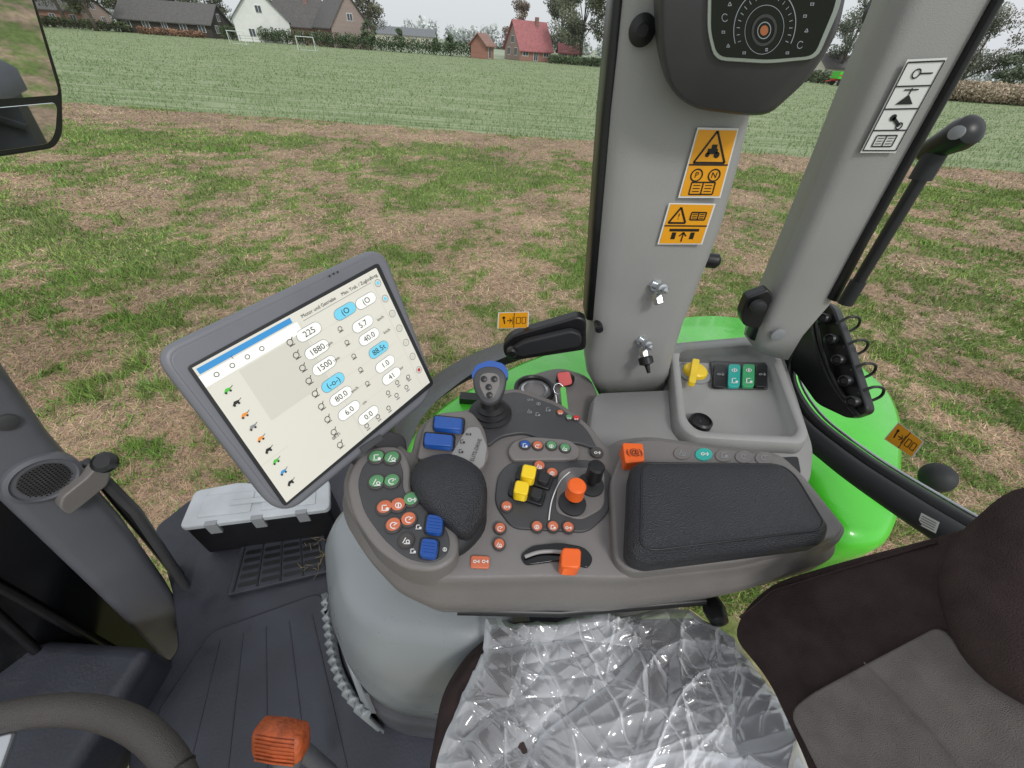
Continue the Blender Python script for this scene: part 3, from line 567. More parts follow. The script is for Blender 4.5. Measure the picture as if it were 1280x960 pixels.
c=PZ(706,476,2.25); lathe('ignition_barrel',c,Z,[(.024,0),(.024,.012),(.018,.015),(.008,.015)],m_blk,g2)
slab('key_head',[PD(*q_,.93) for q_ in rnd([(696,466),(712,464),(716,480),(700,484)],4)],-fwd,.006,m_red,g2,bev=.001)
slab('key_tag',[PD(*q_,.91) for q_ in rnd([(700,484),(707,483),(711,516),(703,517)],3)],-fwd,.004,m_grk,g2,bev=.001)
tube('key_ring',[PD(698+6*math.cos(t_/10*6.28),486+7*math.sin(t_/10*6.28),.92) for t_ in range(10)],.0015,m_slv,g2,closed=True)
tube('key_blade',[PD(694,490,.93),PD(697,512,.93)],.003,m_slv,g2)

# ---------------------------------------------------------------- ARMREST CONSOLE
con=grp('armrest_console'); ZC=2.40
top=[(428,602),(440,574),(466,556),(498,552),(514,570),(522,534),(545,516),(588,512),(606,492),(645,484),(700,503),(738,532),(758,560),(775,549),(812,545),(975,566),(1003,592),(1058,660),(1050,674),(940,704),(780,722),(700,720),(600,722),(540,722),(495,702),(458,664),(434,630)]
tr_=[PZ(*q_,ZC) for q_ in rnd(top,14,4)]
loft('body',[atz(off(tr_,-.03),2.235),atz(off(tr_,-.004),2.265),atz(off(tr_,.010),2.32),atz(off(tr_,.012),2.355),atz(off(tr_,.004),2.362),atz(off(tr_,.003),2.388),atz(off(tr_,.001),2.397),atz(off(tr_,-.003),ZC)],m_con,con)
zs('joystick_deck',[(603,498),(645,488),(698,507),(733,534),(749,562),(722,553),(690,553),(655,540),(625,545),(608,560),(598,530)],ZC+.006,.01,m_conD,con,bev=.003,r=10)
zs('keypad_pod',[(431,602),(443,574),(466,557),(502,556),(515,585),(512,615),(540,632),(574,664),(572,698),(545,714),(505,710),(468,684),(440,642)],ZC+.028,.05,m_con,con,bev=.006,r=16)
zs('keypad_face',[(446,604),(454,580),(470,566),(494,566),(504,585),(503,616),(535,636),(562,666),(562,692),(540,704),(508,698),(480,674),(455,640)],ZC+.030,.006,m_conD,con,bev=.0015,r=13)
zk=ZC+.030
def button(px,py,z,r,mat,par=con,gl_=m_wht,h=.0035,base=m_btn):
    c=PZ(px,py,z); d=(PZ(px+r,py,z)-c).length
    lathe('button_rim',c,Z,[(d*1.08,-.001),(d*1.08,h*.6),(d*.98,h)],base,par,seg=20)
    lathe('button',c,Z,[(d*.84,0),(d*.84,h+.0006),(d*.76,h+.0012),(d*.02,h+.0012)],mat,par,seg=20); glyph(px,py,z+h+.0014,r*.75,gl_)
for px,py in ((471,572),(490,573),(471,603),(490,602),(514,625)): button(px,py,zk,10.5,m_bgr)
for px,py in ((481,635),(498,632),(492,657),(511,650)): button(px,py,zk,10.5,m_bor)
button(508,676,zk,10,m_btn)
for px,py in ((543,655),(536,685)):
    rocker(px,py,zk,26,26,8,.004,m_blk,con); rocker(px,py-1,zk,21,23,8,.011,m_blu,con,bev=.004,name='blue_wheel')
    for k in range(-2,3): rocker(px,py+k*4,zk+.0105,17,1.3,8,.0016,m_blu,con,bev=0,name='wheel_rib')
    glyph(px-20,py+4,zk+.001,6,m_wht,3); glyph(px+20,py+2,zk+.001,5,m_wht,4)
pr_=[PZ(*q_,ZC+.035) for q_ in cr([(513,602),(524,578),(562,569),(597,585),(609,612),(603,645),(582,668),(556,655),(528,632)],4)]
dome('palm_rest',pr_,Z,.02,.045,m_lea,con,pw=.7)
bt=[PZ(*q_,ZC+.005) for q_ in cr([(590,600),(606,620),(606,660),(580,690),(562,690),(575,650)],4)]; dome('palm_rest_boot',bt,Z,.02,.02,m_rub,con,pw=.7)
zs('rocker_panel',[(520,575),(530,530),(548,515),(590,513),(606,535),(612,570),(600,588),(570,568)],ZC+.02,.035,m_con,con,bev=.004,r=9)
zs('drive_panel',[(560,574),(584,534),(599,533),(609,558),(605,582),(588,590)],ZC+.0225,.006,m_conL,con,bev=.001,r=5)
for (px,py) in ((549,550),(561,529)):
    rocker(px,py,ZC+.02,40,19,6,.006,m_blk,con); rocker(px-1,py-1,ZC+.024,36,15,6,.013,m_blu,con,bev=.004,name='blue_rocker')
q=Q(*[PZ(*k,ZC+.0235) for k in ((583,580),(599,541),(606,547),(592,586))]); text(q,.5,.5,.0085,'ELITE-DRIVE',m_prt,con)
for px,py in ((578,552),(576,564),(585,543)): glyph(px,py,ZC+.0236,5,m_prt)
jb=PZ(613,517,ZC+.006); g=grp('joystick')
lathe('boot',jb,Z,[(.036,0),(.038,.004),(.030,.007),(.032,.012),(.024,.015),(.026,.020),(.018,.024),(.014,.034)],m_blk,g)
jt=PZ(611,484,2.475); tube('neck',[jb+Vector((0,0,.02)),jt],.0125,m_conD,g,res=5)
jn=Vector((0,-.62,.78)).normalized(); jo=PZ(611,478,2.49)
def onJ(pts,w=0): return [PL(k[0],k[1],jo+jn*w,jn) for k in pts]
hd=onJ(rnd([(590,470),(598,459),(612,456),(626,459),(634,469),(632,486),(624,503),(611,508),(600,502),(592,487)],7,3))
loft('grip_head',[[q_-jn*.042 for q_ in scl(hd,.7)],[q_-jn*.03 for q_ in scl(hd,.97)],[q_-jn*.008 for q_ in hd],[q_-jn*.002 for q_ in scl(hd,.95)],scl(hd,.86)],m_conD,g)
bd=onJ(rnd([(589,468),(595,456),(612,450),(629,454),(636,465),(634,474),(626,466),(612,462),(598,467),(591,475)],4,3),-.003)
slab('blue_cap',bd,jn,.03,m_blu,g,bev=.003)
jp=onJ(rnd([(600,468),(612,465),(624,468),(625,480),(617,498),(607,498),(599,482)],6),.001); slab('thumb_pad',jp,jn,.004,m_con,g,bev=.001)
for px,py in ((605,474),(618,474),(611,484),(612,494)): lathe('thumb_button',PL(px,py,jo+jn*.001,jn),jn,[(.005,-.002),(.005,.003),(.003,.004)],m_blk,g,seg=14)
for px,py in ((662,500),(673,505),(662,514),(672,518),(685,512)): glyph(px,py,ZC+.0068,5,m_gry)
for px,py,mt in ((700,517,m_bor),(711,523,m_bgr),(720,524,m_red)): button(px,py,ZC+.006,4.5,mt)
zs('key_strip',[(640,552),(660,545),(712,549),(726,560),(722,574),(640,575),(634,564)],ZC+.010,.012,m_con,con,bev=.003,r=8)
for px,py,mt in ((656,557,m_blu),(672,558,m_bor),(689,558,m_bgr),(706,561,m_bgr)): button(px,py,ZC+.010,7,mt)
zs('lever_panel',[(622,592),(640,576),(740,574),(765,590),(762,640),(735,665),(640,660),(618,630)],ZC+.004,.006,m_conD,con,bev=.002,r=12)
zs('lever_face',[(698,590),(712,583),(756,586),(756,634),(726,650),(694,640)],ZC+.0065,.006,m_con,con,bev=.002,r=10)
for px,py in ((660,592),(651,612)):
    rocker(px+8,py+4,ZC+.004,46,19,18,.006,m_blk,con); rocker(px+1,py-3,ZC+.008,18,17,12,.020,m_yel,con,bev=.004,name='yellow_lever'); rocker(px+20,py+4,ZC+.008,14,13,18,.008,m_rub,con,bev=.003,name='lever_wheel')
tube('white_arc',cr([PZ(*k,ZC+.0075) for k in ((686,650),(690,625),(700,602),(712,590))],6,closed=False),.0009,m_wht,con)
def knob(px,py,z,r,h,mat,name):
    c=PZ(px,py,z); lathe(name+'_stem',c,Z,[(r*.5,0),(r*.42,h*.5)],m_blk,con); lathe(name,c+Vector((0,0,h*.35)),Z,[(r*.7,0),(r,h*.12),(r*.92,h*.45),(r*.98,h*.6),(r*.8,h*.66),(r*.1,h*.67)],mat,con,seg=20)
knob(715,628,ZC+.006,.0135,.045,m_ora,'orange_knob'); knob(738,607,ZC+.006,.0125,.05,m_blk,'black_knob')
lathe('knob_collar',PZ(738,607,ZC+.006),Z,[(.02,0),(.02,.004),(.014,.006)],m_rub,con); lathe('knob_collar',PZ(715,630,ZC+.006),Z,[(.02,0),(.02,.004),(.014,.006)],m_rub,con)
for px,py,mt in ((633,634,m_bor),(625,661,m_bor),(624,681,m_bor),(671,659,m_bor),(691,659,m_bor),(710,660,m_bor),(690,592,m_bor),(674,583,m_bor),(645,566,m_btn),(746,566,m_btn)): button(px,py,ZC+.004,7.5,mt)
rocker(600,702,ZC,24,16,3,.004,m_bor,con,name='indicator_plate'); glyph(595,702,ZC+.005,6,m_wht,1); glyph(606,702,ZC+.005,6,m_wht,1)
zs('throttle_slot',[(650,694),(664,682),(700,678),(732,684),(742,698),(736,710),(700,700),(672,704),(656,706)],ZC+.0035,.006,m_gls,con,bev=.001,r=9)
tube('throttle_rail',cr([PZ(*k,ZC+.007) for k in ((656,696),(675,690),(700,690),(722,697))],5,closed=False),.0025,m_conL,con)
rocker(714,697,ZC+.006,25,26,4,.024,m_ora,con,bev=.006,name='throttle_slider')
zs('pad_frame',[(762,600),(782,552),(812,547),(972,568),(998,590),(1056,660),(1046,672),(935,700),(790,716),(768,700)],ZC+.016,.05,m_con,con,bev=.006,r=14)
zs('hazard_switch',[(778,553),(804,554),(806,576),(782,579)],ZC+.034,.026,m_ora,con,bev=.003,r=3)
q=Q(*[PZ(*k,ZC+.035) for k in ((781,556),(802,557),(804,574),(784,576))]); text(q,.5,.5,.016,'(@)',m_prt,con)
for px in (853,880,905,930,955):
    py_=566+(px-853)*.06
    e=[PZ(px+11*math.cos(t_*.5236),py_+8*math.sin(t_*.5236),ZC+.018) for t_ in range(12)]; slab('oval_key',e,Z,.003,m_teal if px==880 else m_con,con,bev=.0008); glyph(px,py_,ZC+.0185,7,m_wht if px==880 else m_gry)
ap=[PZ(*k,ZC+.062) for k in rnd([(798,577),(978,579),(996,592),(1034,654),(1028,664),(812,690),(796,684)],12,5)]
loft('arm_pad',[atz(ap,ZC+.010),atz(off(ap,.007),ZC+.024),atz(off(ap,.009),ZC+.044),atz(off(ap,.005),ZC+.055),atz(scl(ap,.985),ZC+.0605),atz(scl(ap,.93),ZC+.0635),atz(scl(ap,.75),ZC+.0655),atz(scl(ap,.4),ZC+.067)],m_lea,con)
tube('pad_seam',atz(scl(ap,.965),ZC+.0618),.0012,m_blk,con,closed=True)
B.flush('key_symbols',con)
tube('slide_rail',[PZ(572,762,2.25),PZ(700,765,2.235),PZ(880,750,2.235)],.008,m_blk,con); lathe('clamp_knob',PZ(893,762,2.22),Vector((0,-1,.2)),[(.014,-.02),(.018,.0),(.014,.02),(.006,.024)],m_blk,con)
# ---------------------------------------------------------------- MONITOR
mon=grp('touch_monitor')
sc4=[(240,460),(470,335),(537,478),(358,628)]; rr=[ray(*c_) for c_ in sc4]
A=np.array([[rr[0][i],-rr[1][i],rr[2][i],-rr[3][i]] for i in range(3)]); _,_,vh=np.linalg.svd(A); dn=vh[-1]; dn=dn/dn[0]
PP=[rr[i]*dn[i] for i in range(4)]; k_=.262/((PP[1]-PP[0]).length); PP=[C+q_*k_ for q_ in PP]
q=Q(*PP); mn=q.n; mo=PP[0]
def onM(pts,w=0): return [PL(k[0],k[1],mo+mn*w,mn) for k in pts]
hsx=rnd([(188,440,34),(478,304,30),(549,490,34),(352,652,40)],30,8)
slab('housing',onM(hsx,-.004),mn,.035,m_tab,mon,bev=.008,seg=4)
slab('bezel_face',onM(rnd([(205,445,24),(470,318,20),(540,484,24),(353,637,26)],20,6),-.002),mn,.004,m_tab,mon,bev=.0015)
slab('black_border',onM(rnd([(233,459),(473,328),(543,480),(356,634)],5,3),0),mn,.004,m_blk,mon,bev=.0005)
B=Batch()
B.rect(q,0,0,1,1,.0008,m_scr)
B.rect(q,.14,.50,.47,.86,.0012,m_scrd); B.rect(q,.01,.95,.45,.985,.0012,m_scrn); B.rect(q,0,.87,.47,.94,.0012,m_scrw); B.rect(q,.50,.925,.93,.928,.0012,m_gry); B.rect(q,.935,0,.938,1,.0012,m_scrd); B.rect(q,.48,0,.483,.93,.0012,m_scrd); B.rect(q,0,.3,.14,.303,.0012,m_scrd)
for v_ in (.81,.69,.57,.45,.33,.21): B.rect(q,.495,v_,.925,v_+.0025,.0011,m_scrd)
def pl(px,py,mt,t_,hw=.0172,hh=.0074):
    u_,v_=q.uv(px,py); B.pill(q,u_,v_,hw+.0007,hh+.0007,.0012,m_gry); B.pill(q,u_,v_,hw,hh,.0016,mt)
    if t_: text(q,u_,v_-.002,.0112,t_,m_prt,mon,.002)
for px,py,mt,t_ in ((386,415,m_scrw,'225'),(396,437,m_scrw,'1880'),(405,457,m_scrw,'1500'),(416,478,m_scrb,'(-o-)'),(426,495,m_scrw,'80.0'),(436,513,m_scrw,'6.0'),(431,389,m_scrb,'(O'),(457,376,m_scrw,'(O'),(453,405,m_scrw,'5.7'),(461,421,m_scrw,'40.0'),(473,437,m_scrb,'88.5t'),(481,455,m_scrw,'1.0'),(489,470,m_scrw,'41'),(460,519,m_scrw,'0.0')): pl(px,py,mt,t_)
for u_,v_,t_,al in ((.50,.955,'Motor und Getriebe','LEFT'),(.74,.955,'Max. Trak. / Zugkraftreg.','LEFT')): text(q,u_,v_,.0064,t_,m_prt,mon,.002,al)
for px,py,t_ in ((411,430,'rpm'),(420,449,'rpm'),(443,487,'km/h'),(475,398,'km/h'),(483,414,'km/h'),(501,460,'bar'),(509,474,'C'),(420,545,'08:31'),(290,447,'1'),(455,503,'cm')):
    u_,v_=q.uv(px,py); text(q,u_,v_,.006,t_,m_prt,mon,.002)
for k in range(9): 
    px=362+k*7.8;py=428+k*16; u_,v_=q.uv(px,py); B.ring(q,u_,v_,.0042,.0009,.0016,m_prt,n=10); B.line(q,u_-.012,v_-.024,u_+.018,v_-.024,.0009,.0016,m_prt); B.line(q,u_+.012,v_+.01,u_+.022,v_+.024,.0009,.0016,m_prt)
for k in range(5):
    px=425+k*8.5;py=412+k*17; u_,v_=q.uv(px,py); B.line(q,u_-.014,v_-.014,u_+.014,v_-.014,.0009,.0016,m_prt); B.ring(q,u_,v_+.006,.0034,.0008,.0016,m_prt,n=8)
for u_,v_ in ((.52,.06),(.60,.06),(.68,.06),(.76,.10),(.84,.10),(.88,.16),(.80,.18),(.72,.16)):
    B.ring(q,u_,v_,.0036,.0009,.0016,m_prt,n=8); B.rect(q,u_-.012,v_-.035,u_+.012,v_-.026,.0016,m_gry)
m_sg=M('screen_green','#4ab43a',.4,emis=.2); m_so=M('screen_orange','#e08a30',.4,emis=.2)
for k,mt in enumerate((m_sg,m_prt,m_so,m_gry,m_so,m_prt,m_sg,m_scrn,m_prt)):
    v_=.80-k*.088; u_=.06
    B.poly(mt,[q.at(u_-.018,v_-.010,.0016),q.at(u_+.012,v_-.010,.0016),q.at(u_+.016,v_+.005,.0016),q.at(u_-.004,v_+.010,.0016)]); B.disc(q,u_-.010,v_-.013,.0013,.002,m_prt,n=8); B.disc(q,u_+.010,v_-.013,.0013,.002,m_prt,n=8); B.line(q,u_+.014,v_,u_+.028,v_+.008,.0006,.0016,m_prt)
for k in range(7): u_,v_=.967,.9-.125*k; B.ring(q,u_,v_,.0055,.0008,.0016,m_gry,n=12); B.disc(q,u_,v_,.0028,.0016,m_scrb if k<2 else (m_red if k==6 else m_scrd),n=10)
for k in range(4): B.ring(q,.06+.07*k,.905,.003,.0008,.0016,m_prt,n=8)
B.flush('screen',mon)
for px,py in ((412,345),(417,342),(422,340)): lathe('mic_hole',PL(px,py,mo-mn*.001,mn),mn,[(.0014,0),(.0014,.0006)],m_blk,mon,seg=8)
slab('badge',onM([(450,560),(476,543),(480,549),(454,567)],.0),mn,.003,m_conD,mon,bev=.0005)
bk=PL(440,560,mo-mn*.03,mn)
tube('arm',cr([bk,bk+Vector((.03,.0,-.03)),PZ(465,585,ZC-.01),PZ(490,600,ZC-.03)],5,closed=False),.02,m_conD,mon,res=5)
slab('bracket',onM(rnd([(452,560),(482,536),(508,545),(512,575),(470,590)],8),-.02),mn,.03,m_conD,mon,bev=.006)
# ---------------------------------------------------------------- COVER POD + floor
g=grp('seat_base_cover')
pt=[PZ(*k,2.13) for k in rnd([(414,655,40),(440,625,30),(520,640,30),(640,740),(640,780,30),(600,808,60),(466,790,50),(428,745,30)],30,6)]
loft('cover_shell',[atz(off(pt,.062),1.80),atz(off(pt,.060),1.88),atz(off(pt,.050),1.98),atz(off(pt,.03),2.07),atz(off(pt,.008),2.115),atz(scl(pt,.97),2.13),atz(scl(pt,.8),2.138),atz(scl(pt,.4),2.142)],m_pod,g)
loft('cover_skirt',[atz(off(pt,.074),1.64),atz(off(pt,.080),1.66),atz(off(pt,.078),1.79),atz(off(pt,.070),1.803),atz(off(pt,.05),1.806)],m_skt,g)
# corrugated rubber bellows along the front edge of the cover
cx=sum(o_.x for o_ in pt)/len(pt); path=[]
def samp(d):
    o_=off(pt,d); e_=[]
    for i in range(len(o_)):
        A_,B_=o_[i],o_[(i+1)%len(o_)]; n_=max(1,int((off(pt,.09)[(i+1)%len(o_)]-off(pt,.09)[i]).length/.004))
        for j in range(n_): e_.append(A_.lerp(B_,j/n_))
    return e_
ia,oa=samp(.078),samp(.100); sel=[i for i in range(len(ia)) if ia[i].x<cx-.075 and ia[i].y<PZ(404,745,1.8).y]
v=[];f=[]
for j,i in enumerate(sel):
    s_=.5+.5*math.sin(j*.004/.018*6.283); P_=ia[i].lerp(oa[i],.35+.65*s_); 
    v+=[Vector((P_.x,P_.y,1.64)),Vector((P_.x,P_.y,1.835)),Vector((ia[i].x*.7+P_.x*.3,ia[i].y*.7+P_.y*.3,1.842)),Vector((ia[i].x,ia[i].y,1.80))]
    if j:
        for k in range(3): f.append((4*j-4+k,4*j+k,4*j+1+k,4*j-3+k))
mk('bellows',v,f,m_pod,g,smooth=True)
fl=grp('cab_floor'); ZF=1.62
zs('floor_plate',[(150,1100),(165,880),(222,812),(215,740),(192,660),(240,622),(425,570),(700,640),(900,900),(900,1100)],ZF,.06,m_flr,fl,bev=.006,r=10)
zs('floor_mat',[(185,1100),(196,890),(262,790),(400,740),(470,860),(640,1000),(640,1100)],ZF+.012,.010,m_flr,fl,bev=.004,r=12)
for k in range(5):
    f_=k/4; a1=PZ(215+f_*240,1050,ZF+.0125); b1=PZ(275+f_*115,800-f_*32,ZF+.0125); tube('mat_ridge',[a1,b1],.0016,m_flr,fl,res=1)
g=grp('slotted_step')
sp4=[PZ(*k,ZF+.02) for k in ((305,685),(400,668),(410,712),(290,740))]; qs=Q(*sp4)
slab('plate',[qs.at(*k) for k in ((-.05,-.05),(1.05,-.05),(1.05,1.05),(-.05,1.05))],Z,.018,m_flr,g,bev=.003)
B=Batch()
for i in range(4):
    for j in range(5):
        u_=.06+i*.235; v_=.06+j*.185; B.poly(m_blk,[qs.at(*k,.0012) for k in ((u_,v_),(u_+.17,v_),(u_+.19,v_+.05),(u_+.17,v_+.1),(u_,v_+.1),(u_-.02,v_+.05))])
B.flush('slots',g)
for i in range(5): 
    u_=.0+i*.24; slab('rib',[qs.at(u_,0,.004),qs.at(u_+.02,0,.004),qs.at(u_+.02,1,.004),qs.at(u_,1,.004)],Z,.006,m_rub,g,bev=.001)
m_straw=M('straw','#8f8058',.8)
g=grp('straw_litter')
for k in range(22):
    px=random.uniform(370,405);py=random.uniform(665,715); c=PZ(px,py,ZF+.025); an=random.random()*6.28; ll=random.uniform(.01,.03); tube('stalk',[c,c+Vector((math.cos(an)*ll,math.sin(an)*ll,.004))],.0007,m_straw,g,res=0)
g=grp('toolbox'); zt=1.80
tbo=[(223,660),(243,613),(300,602),(330,605),(412,598),(412,636)]
t3=[PZ(*k,zt) for k in rnd(tbo,8)]
slab('box_body',[q_-Vector((0,0,.022)) for q_ in off(t3,-.004)],Z,.15,m_blk,g,bev=.006); slab('lid',t3,Z,.022,m_box,g,bev=.006)
qt=Q(*[PZ(*k,zt) for k in ((243,613),(412,598),(412,636),(223,660))])
for (u0_,v0_,u1_,v1_) in ((.1,.2,.45,.8),(.52,.2,.9,.8)): slab('lid_panel',[qt.at(*k,.004) for k in ((u0_,v0_),(u1_,v0_),(u1_,v1_),(u0_,v1_))],Z,.005,m_box,g,bev=.002)
slab('handle',[qt.at(*k,.01) for k in ((.3,.42),(.68,.42),(.68,.56),(.3,.56))],Z,.008,m_box,g,bev=.003)
for u_ in (.2,.5,.8): slab('latch',[qt.at(*k,.002) for k in ((u_-.04,-.04),(u_+.04,-.04),(u_+.04,.08),(u_-.04,.08))],Z,.05,m_gry,g,bev=.002)
# ---------------------------------------------------------------- A pillar
oA=Vector((-.93,.45,2.2)); nA=Vector((.88,-.47,0)).normalized()
post('a_pillar',[(-160,470,-70,330),(-70,560,8,460),(0,628,68,548),(60,685,112,598),(120,742,160,655),(180,800,212,730),(205,826,238,775),(212,838,246,795)],oA,nA,.10,m_apil,cab)
post('a_pillar_seal',[(110,590,124,584),(150,640,166,634),(190,688,206,682),(222,728,236,722)],oA-nA*.03,nA,.05,m_blk,cab)
def onA(pts,w=0): return [PL(k[0],k[1],oA+nA*w,nA) for k in pts]
c=PL(54,597,oA+nA*.004,nA)
g=grp('speaker'); lathe('ring',c,nA,[(.055,-.01),(.055,.008),(.048,.012),(.045,.008)],m_apil,g,seg=40); lathe('grille',c,nA,[(.046,0),(.046,.007),(.01,.011)],m_conD,g,seg=40)
ua,va=basis(nA); B=Batch()
for i in range(-7,8):
    for j in range(-7,8):
        if i*i+j*j<46:
            o_=c+ua*i*.0055+va*j*.0055+nA*.0125; B.poly(m_gls,[o_+ua*.0017*math.cos(t_)+va*.0017*math.sin(t_) for t_ in (0,1.05,2.1,3.14,4.19,5.24)])
B.flush('holes',g)
lathe('screw_cap',PL(8,528,oA+nA*.004,nA),nA,[(.016,-.01),(.016,.003),(.010,.005)],m_conD,cab)
g=grp('grab_handle')
slab('upper_arm',onA(rnd([(74,636),(78,622),(108,598),(128,576),(140,584),(136,606),(112,626),(88,645)],6),.035),nA,.03,m_con,g,bev=.006)
lathe('upper_knob',PL(131,578,oA+nA*.05,nA),Vector((.3,-.4,.8)),[(.014,-.02),(.022,-.006),(.022,.006),(.014,.012)],m_blk,g)
slab('lower_arm',onA(rnd([(224,795),(240,760),(252,742),(262,750),(258,775),(238,804)],6),.035),nA,.03,m_con,g,bev=.006)
lathe('lower_knob',PL(252,745,oA+nA*.045,nA),Vector((.3,-.4,.8)),[(.012,-.02),(.017,-.006),(.017,.006),(.010,.012)],m_blk,g)
tube('rail',[PL(238,742,oA+nA*.01,nA),PL(170,640,oA+nA*.01,nA),PL(130,600,oA+nA*.01,nA)],.012,m_conD,g)
g=grp('front_lower_window')
oW=oA-nA*.05
slab('dark_glass',[PL(*k,oW,nA) for k in ((-300,400),(-90,500),(30,600),(120,690),(226,800),(215,830),(150,875),(-300,900))],nA,.01,m_gls,g,bev=.001)
for pr2 in (((-100,690),(0,735),(165,828)),((-100,870),(40,868),(150,872)),((-60,720),(110,872),(112,873))):
    tube('frame_bar',[PL(*k,oW+nA*.012,nA) for k in pr2],.009,m_blk,g)
slab('sill',[PL(*k,oW+nA*.03,nA) for k in ((-200,876),(60,870),(160,866),(185,845),(200,856),(165,884),(60,888),(-200,900))],nA,.03,m_rub,g,bev=.004)
box('front_cowl',-1.3,-.84,-.6,.24,1.55,1.74,m_flr,cab,bev=.03)
# ---------------------------------------------------------------- steering wheel
g=grp('steering_wheel'); wc=Vector((-.515,-.19,2.245)); wn=Vector((.14,.03,.98)).normalized(); wu,wv=basis(wn); RR=.255
rings=[]
for i in range(80):
    t_=2*math.pi*i/80; e=wu*math.cos(t_)+wv*math.sin(t_); rings.append([wc+e*(RR+.0175*math.cos(s_*math.pi/6))+wn*.0155*math.sin(s_*math.pi/6) for s_ in range(12)])
rings.append(rings[0]); m_whl=M('wheel_grip','#3f3b39',.5,var=.08,bump=.5,bs=900,voro=True)
loft('rim',rings,m_whl,g,cap=False)
for an in (55,125,235,305):
    t_=math.radians(an); e=wu*math.cos(t_)+wv*math.sin(t_)
    tube('rim_band',[wc+e*(RR+.0182*math.cos(s_*math.pi/8))+wn*.0162*math.sin(s_*math.pi/8) for s_ in range(16)],.0012,m_blk,g,res=1,closed=True)
lathe('hub',wc-wn*.05,wn,[(.085,-.03),(.095,0),(.09,.02),(.06,.03),(.01,.032)],m_conD,g,seg=40)
for an in (110,230,350):
    t_=math.radians(an); e=wu*math.cos(t_)+wv*math.sin(t_); s_=e.cross(wn)
    P=[wc-wn*.03+e*.07+s_*.03,wc-wn*.008+e*.24+s_*.022,wc-wn*.008+e*.24-s_*.022,wc-wn*.03+e*.07-s_*.03]; slab('spoke',P,wn,.012,m_slv,g,bev=.004)
tube('column',[wc-wn*.06,wc-wn*.06+Vector((-.3,0,-.5))],.05,m_conD,g,res=6)
g=grp('shuttle_lever'); kc=PD(352,924,.62); kx=(R-U*.14).normalized(); ky=U; kz=-fwd
rings=[]
for hh,s_ in ((-.040,.45),(-.039,.75),(-.034,.95),(0,1.02),(.034,.95),(.039,.75),(.040,.45)):
    rings.append([kc+kx*hh+(ky*math.copysign(abs(math.cos(t_*.3927))**.45,math.cos(t_*.3927))*.024+kz*math.copysign(abs(math.sin(t_*.3927))**.45,math.sin(t_*.3927))*.020)*s_ for t_ in range(16)])
loft('knob',rings,m_orb,g)
for k in range(-3,4): tube('knob_ridge',[kc-kx*.031+ky*k*.0062+kz*.0195,kc+ky*k*.0062+kz*.0207,kc+kx*.031+ky*k*.0062+kz*.0195],.0017,m_orb,g,res=1)
tube('stalk',[kc-U*.02+fwd*.01,kc-U*.06+fwd*.05,Vector((kc.x,kc.y-.02,1.7))],.014,m_apil,g,res=5); lathe('collar',kc-U*.028+fwd*.012,-U+fwd*.3,[(.018,0),(.022,.012),(.022,.03),(.015,.034)],m_apil,g)
# ---------------------------------------------------------------- SEAT
seat=grp('driver_seat')
cu=[PZ(*k,2.185) for k in rnd([(560,860,30),(590,815,20),(640,775),(900,770,20),(965,840),(1060,1000),(1060,1250),(520,1250),(545,960)],20,5)]
loft('cushion',[atz(off(cu,-.01),2.02),atz(off(cu,.012),2.06),atz(off(cu,.014),2.13),atz(off(cu,.0),2.155),atz(scl(cu,.96),2.162),atz(scl(cu,.8),2.165)],m_seat,seat)
A0=Vector((.34,.18,2.22)); B0=Vector((.50,.20,2.55)); bn=(B0-A0).cross(Vector((0,-1,0))).normalized()
if bn.dot(C-A0)<0: bn=-bn
def onS(pts,w=0): return [PL(k[0],k[1],A0+bn*w,bn) for k in pts]
slab('backrest',onS(rnd([(915,795),(930,760),(965,728),(1050,702),(1180,668),(1300,628),(1420,700),(1500,1200),(1100,1300),(1010,960),(960,850)],24)),bn,.10,m_seat,seat,bev=.03,seg=6)
slab('backrest_insert',onS(rnd([(985,890),(1010,868),(1090,825),(1172,782),(1192,800),(1230,850),(1330,900),(1330,1250),(1120,1250),(1030,980)],18),.012),bn,.03,m_seat2,seat,bev=.012,seg=5)
hb=onS(cr([(1178,745),(1188,695),(1225,650),(1290,610),(1400,640),(1420,820),(1330,890),(1260,870),(1205,820)],5),.02); dome('shoulder_bolster',hb,bn,.035,.04,m_seat,seat,pw=.55)
tube('insert_seam',onS([(1080,828),(1120,868),(1165,915),(1220,985)],.0125),.0006,m_seat2,seat)
tube('piping',onS([(925,772),(965,738),(1050,712),(1170,678)],.0015),.0016,m_seat,seat)
# plastic film: thin folded sheet, all shading from its real folds
pm=bpy.data.materials.new('plastic_film'); pm.use_nodes=True; nt=pm.node_tree;n=nt.nodes;l=nt.links;b=n['Principled BSDF']
b.inputs['Base Color'].default_value=(.84,.86,.90,1); b.inputs['Roughness'].default_value=.16; b.inputs['Specular IOR Level'].default_value=1.0
trn=n.new('ShaderNodeBsdfTransparent'); trn.inputs[0].default_value=(.94,.95,.96,1); ms=n.new('ShaderNodeMixShader'); lw=n.new('ShaderNodeLayerWeight'); lw.inputs['Blend'].default_value=.4
at=n.new('ShaderNodeAttribute'); at.attribute_name='Col'
pw=n.new('ShaderNodeMath'); pw.operation='POWER'; pw.inputs[1].default_value=1.5; l.new(lw.outputs['Facing'],pw.inputs[0])
ad=n.new('ShaderNodeMath'); ad.operation='MULTIPLY_ADD'; ad.use_clamp=True; l.new(pw.outputs[0],ad.inputs[0]); ad.inputs[1].default_value=1.4; l.new(at.outputs['Fac'],ad.inputs[2])
df=n.new('ShaderNodeMixShader')
l.new(ad.outputs[0],ms.inputs[0]); l.new(trn.outputs[0],ms.inputs[1]); l.new(b.outputs[0],ms.inputs[2])
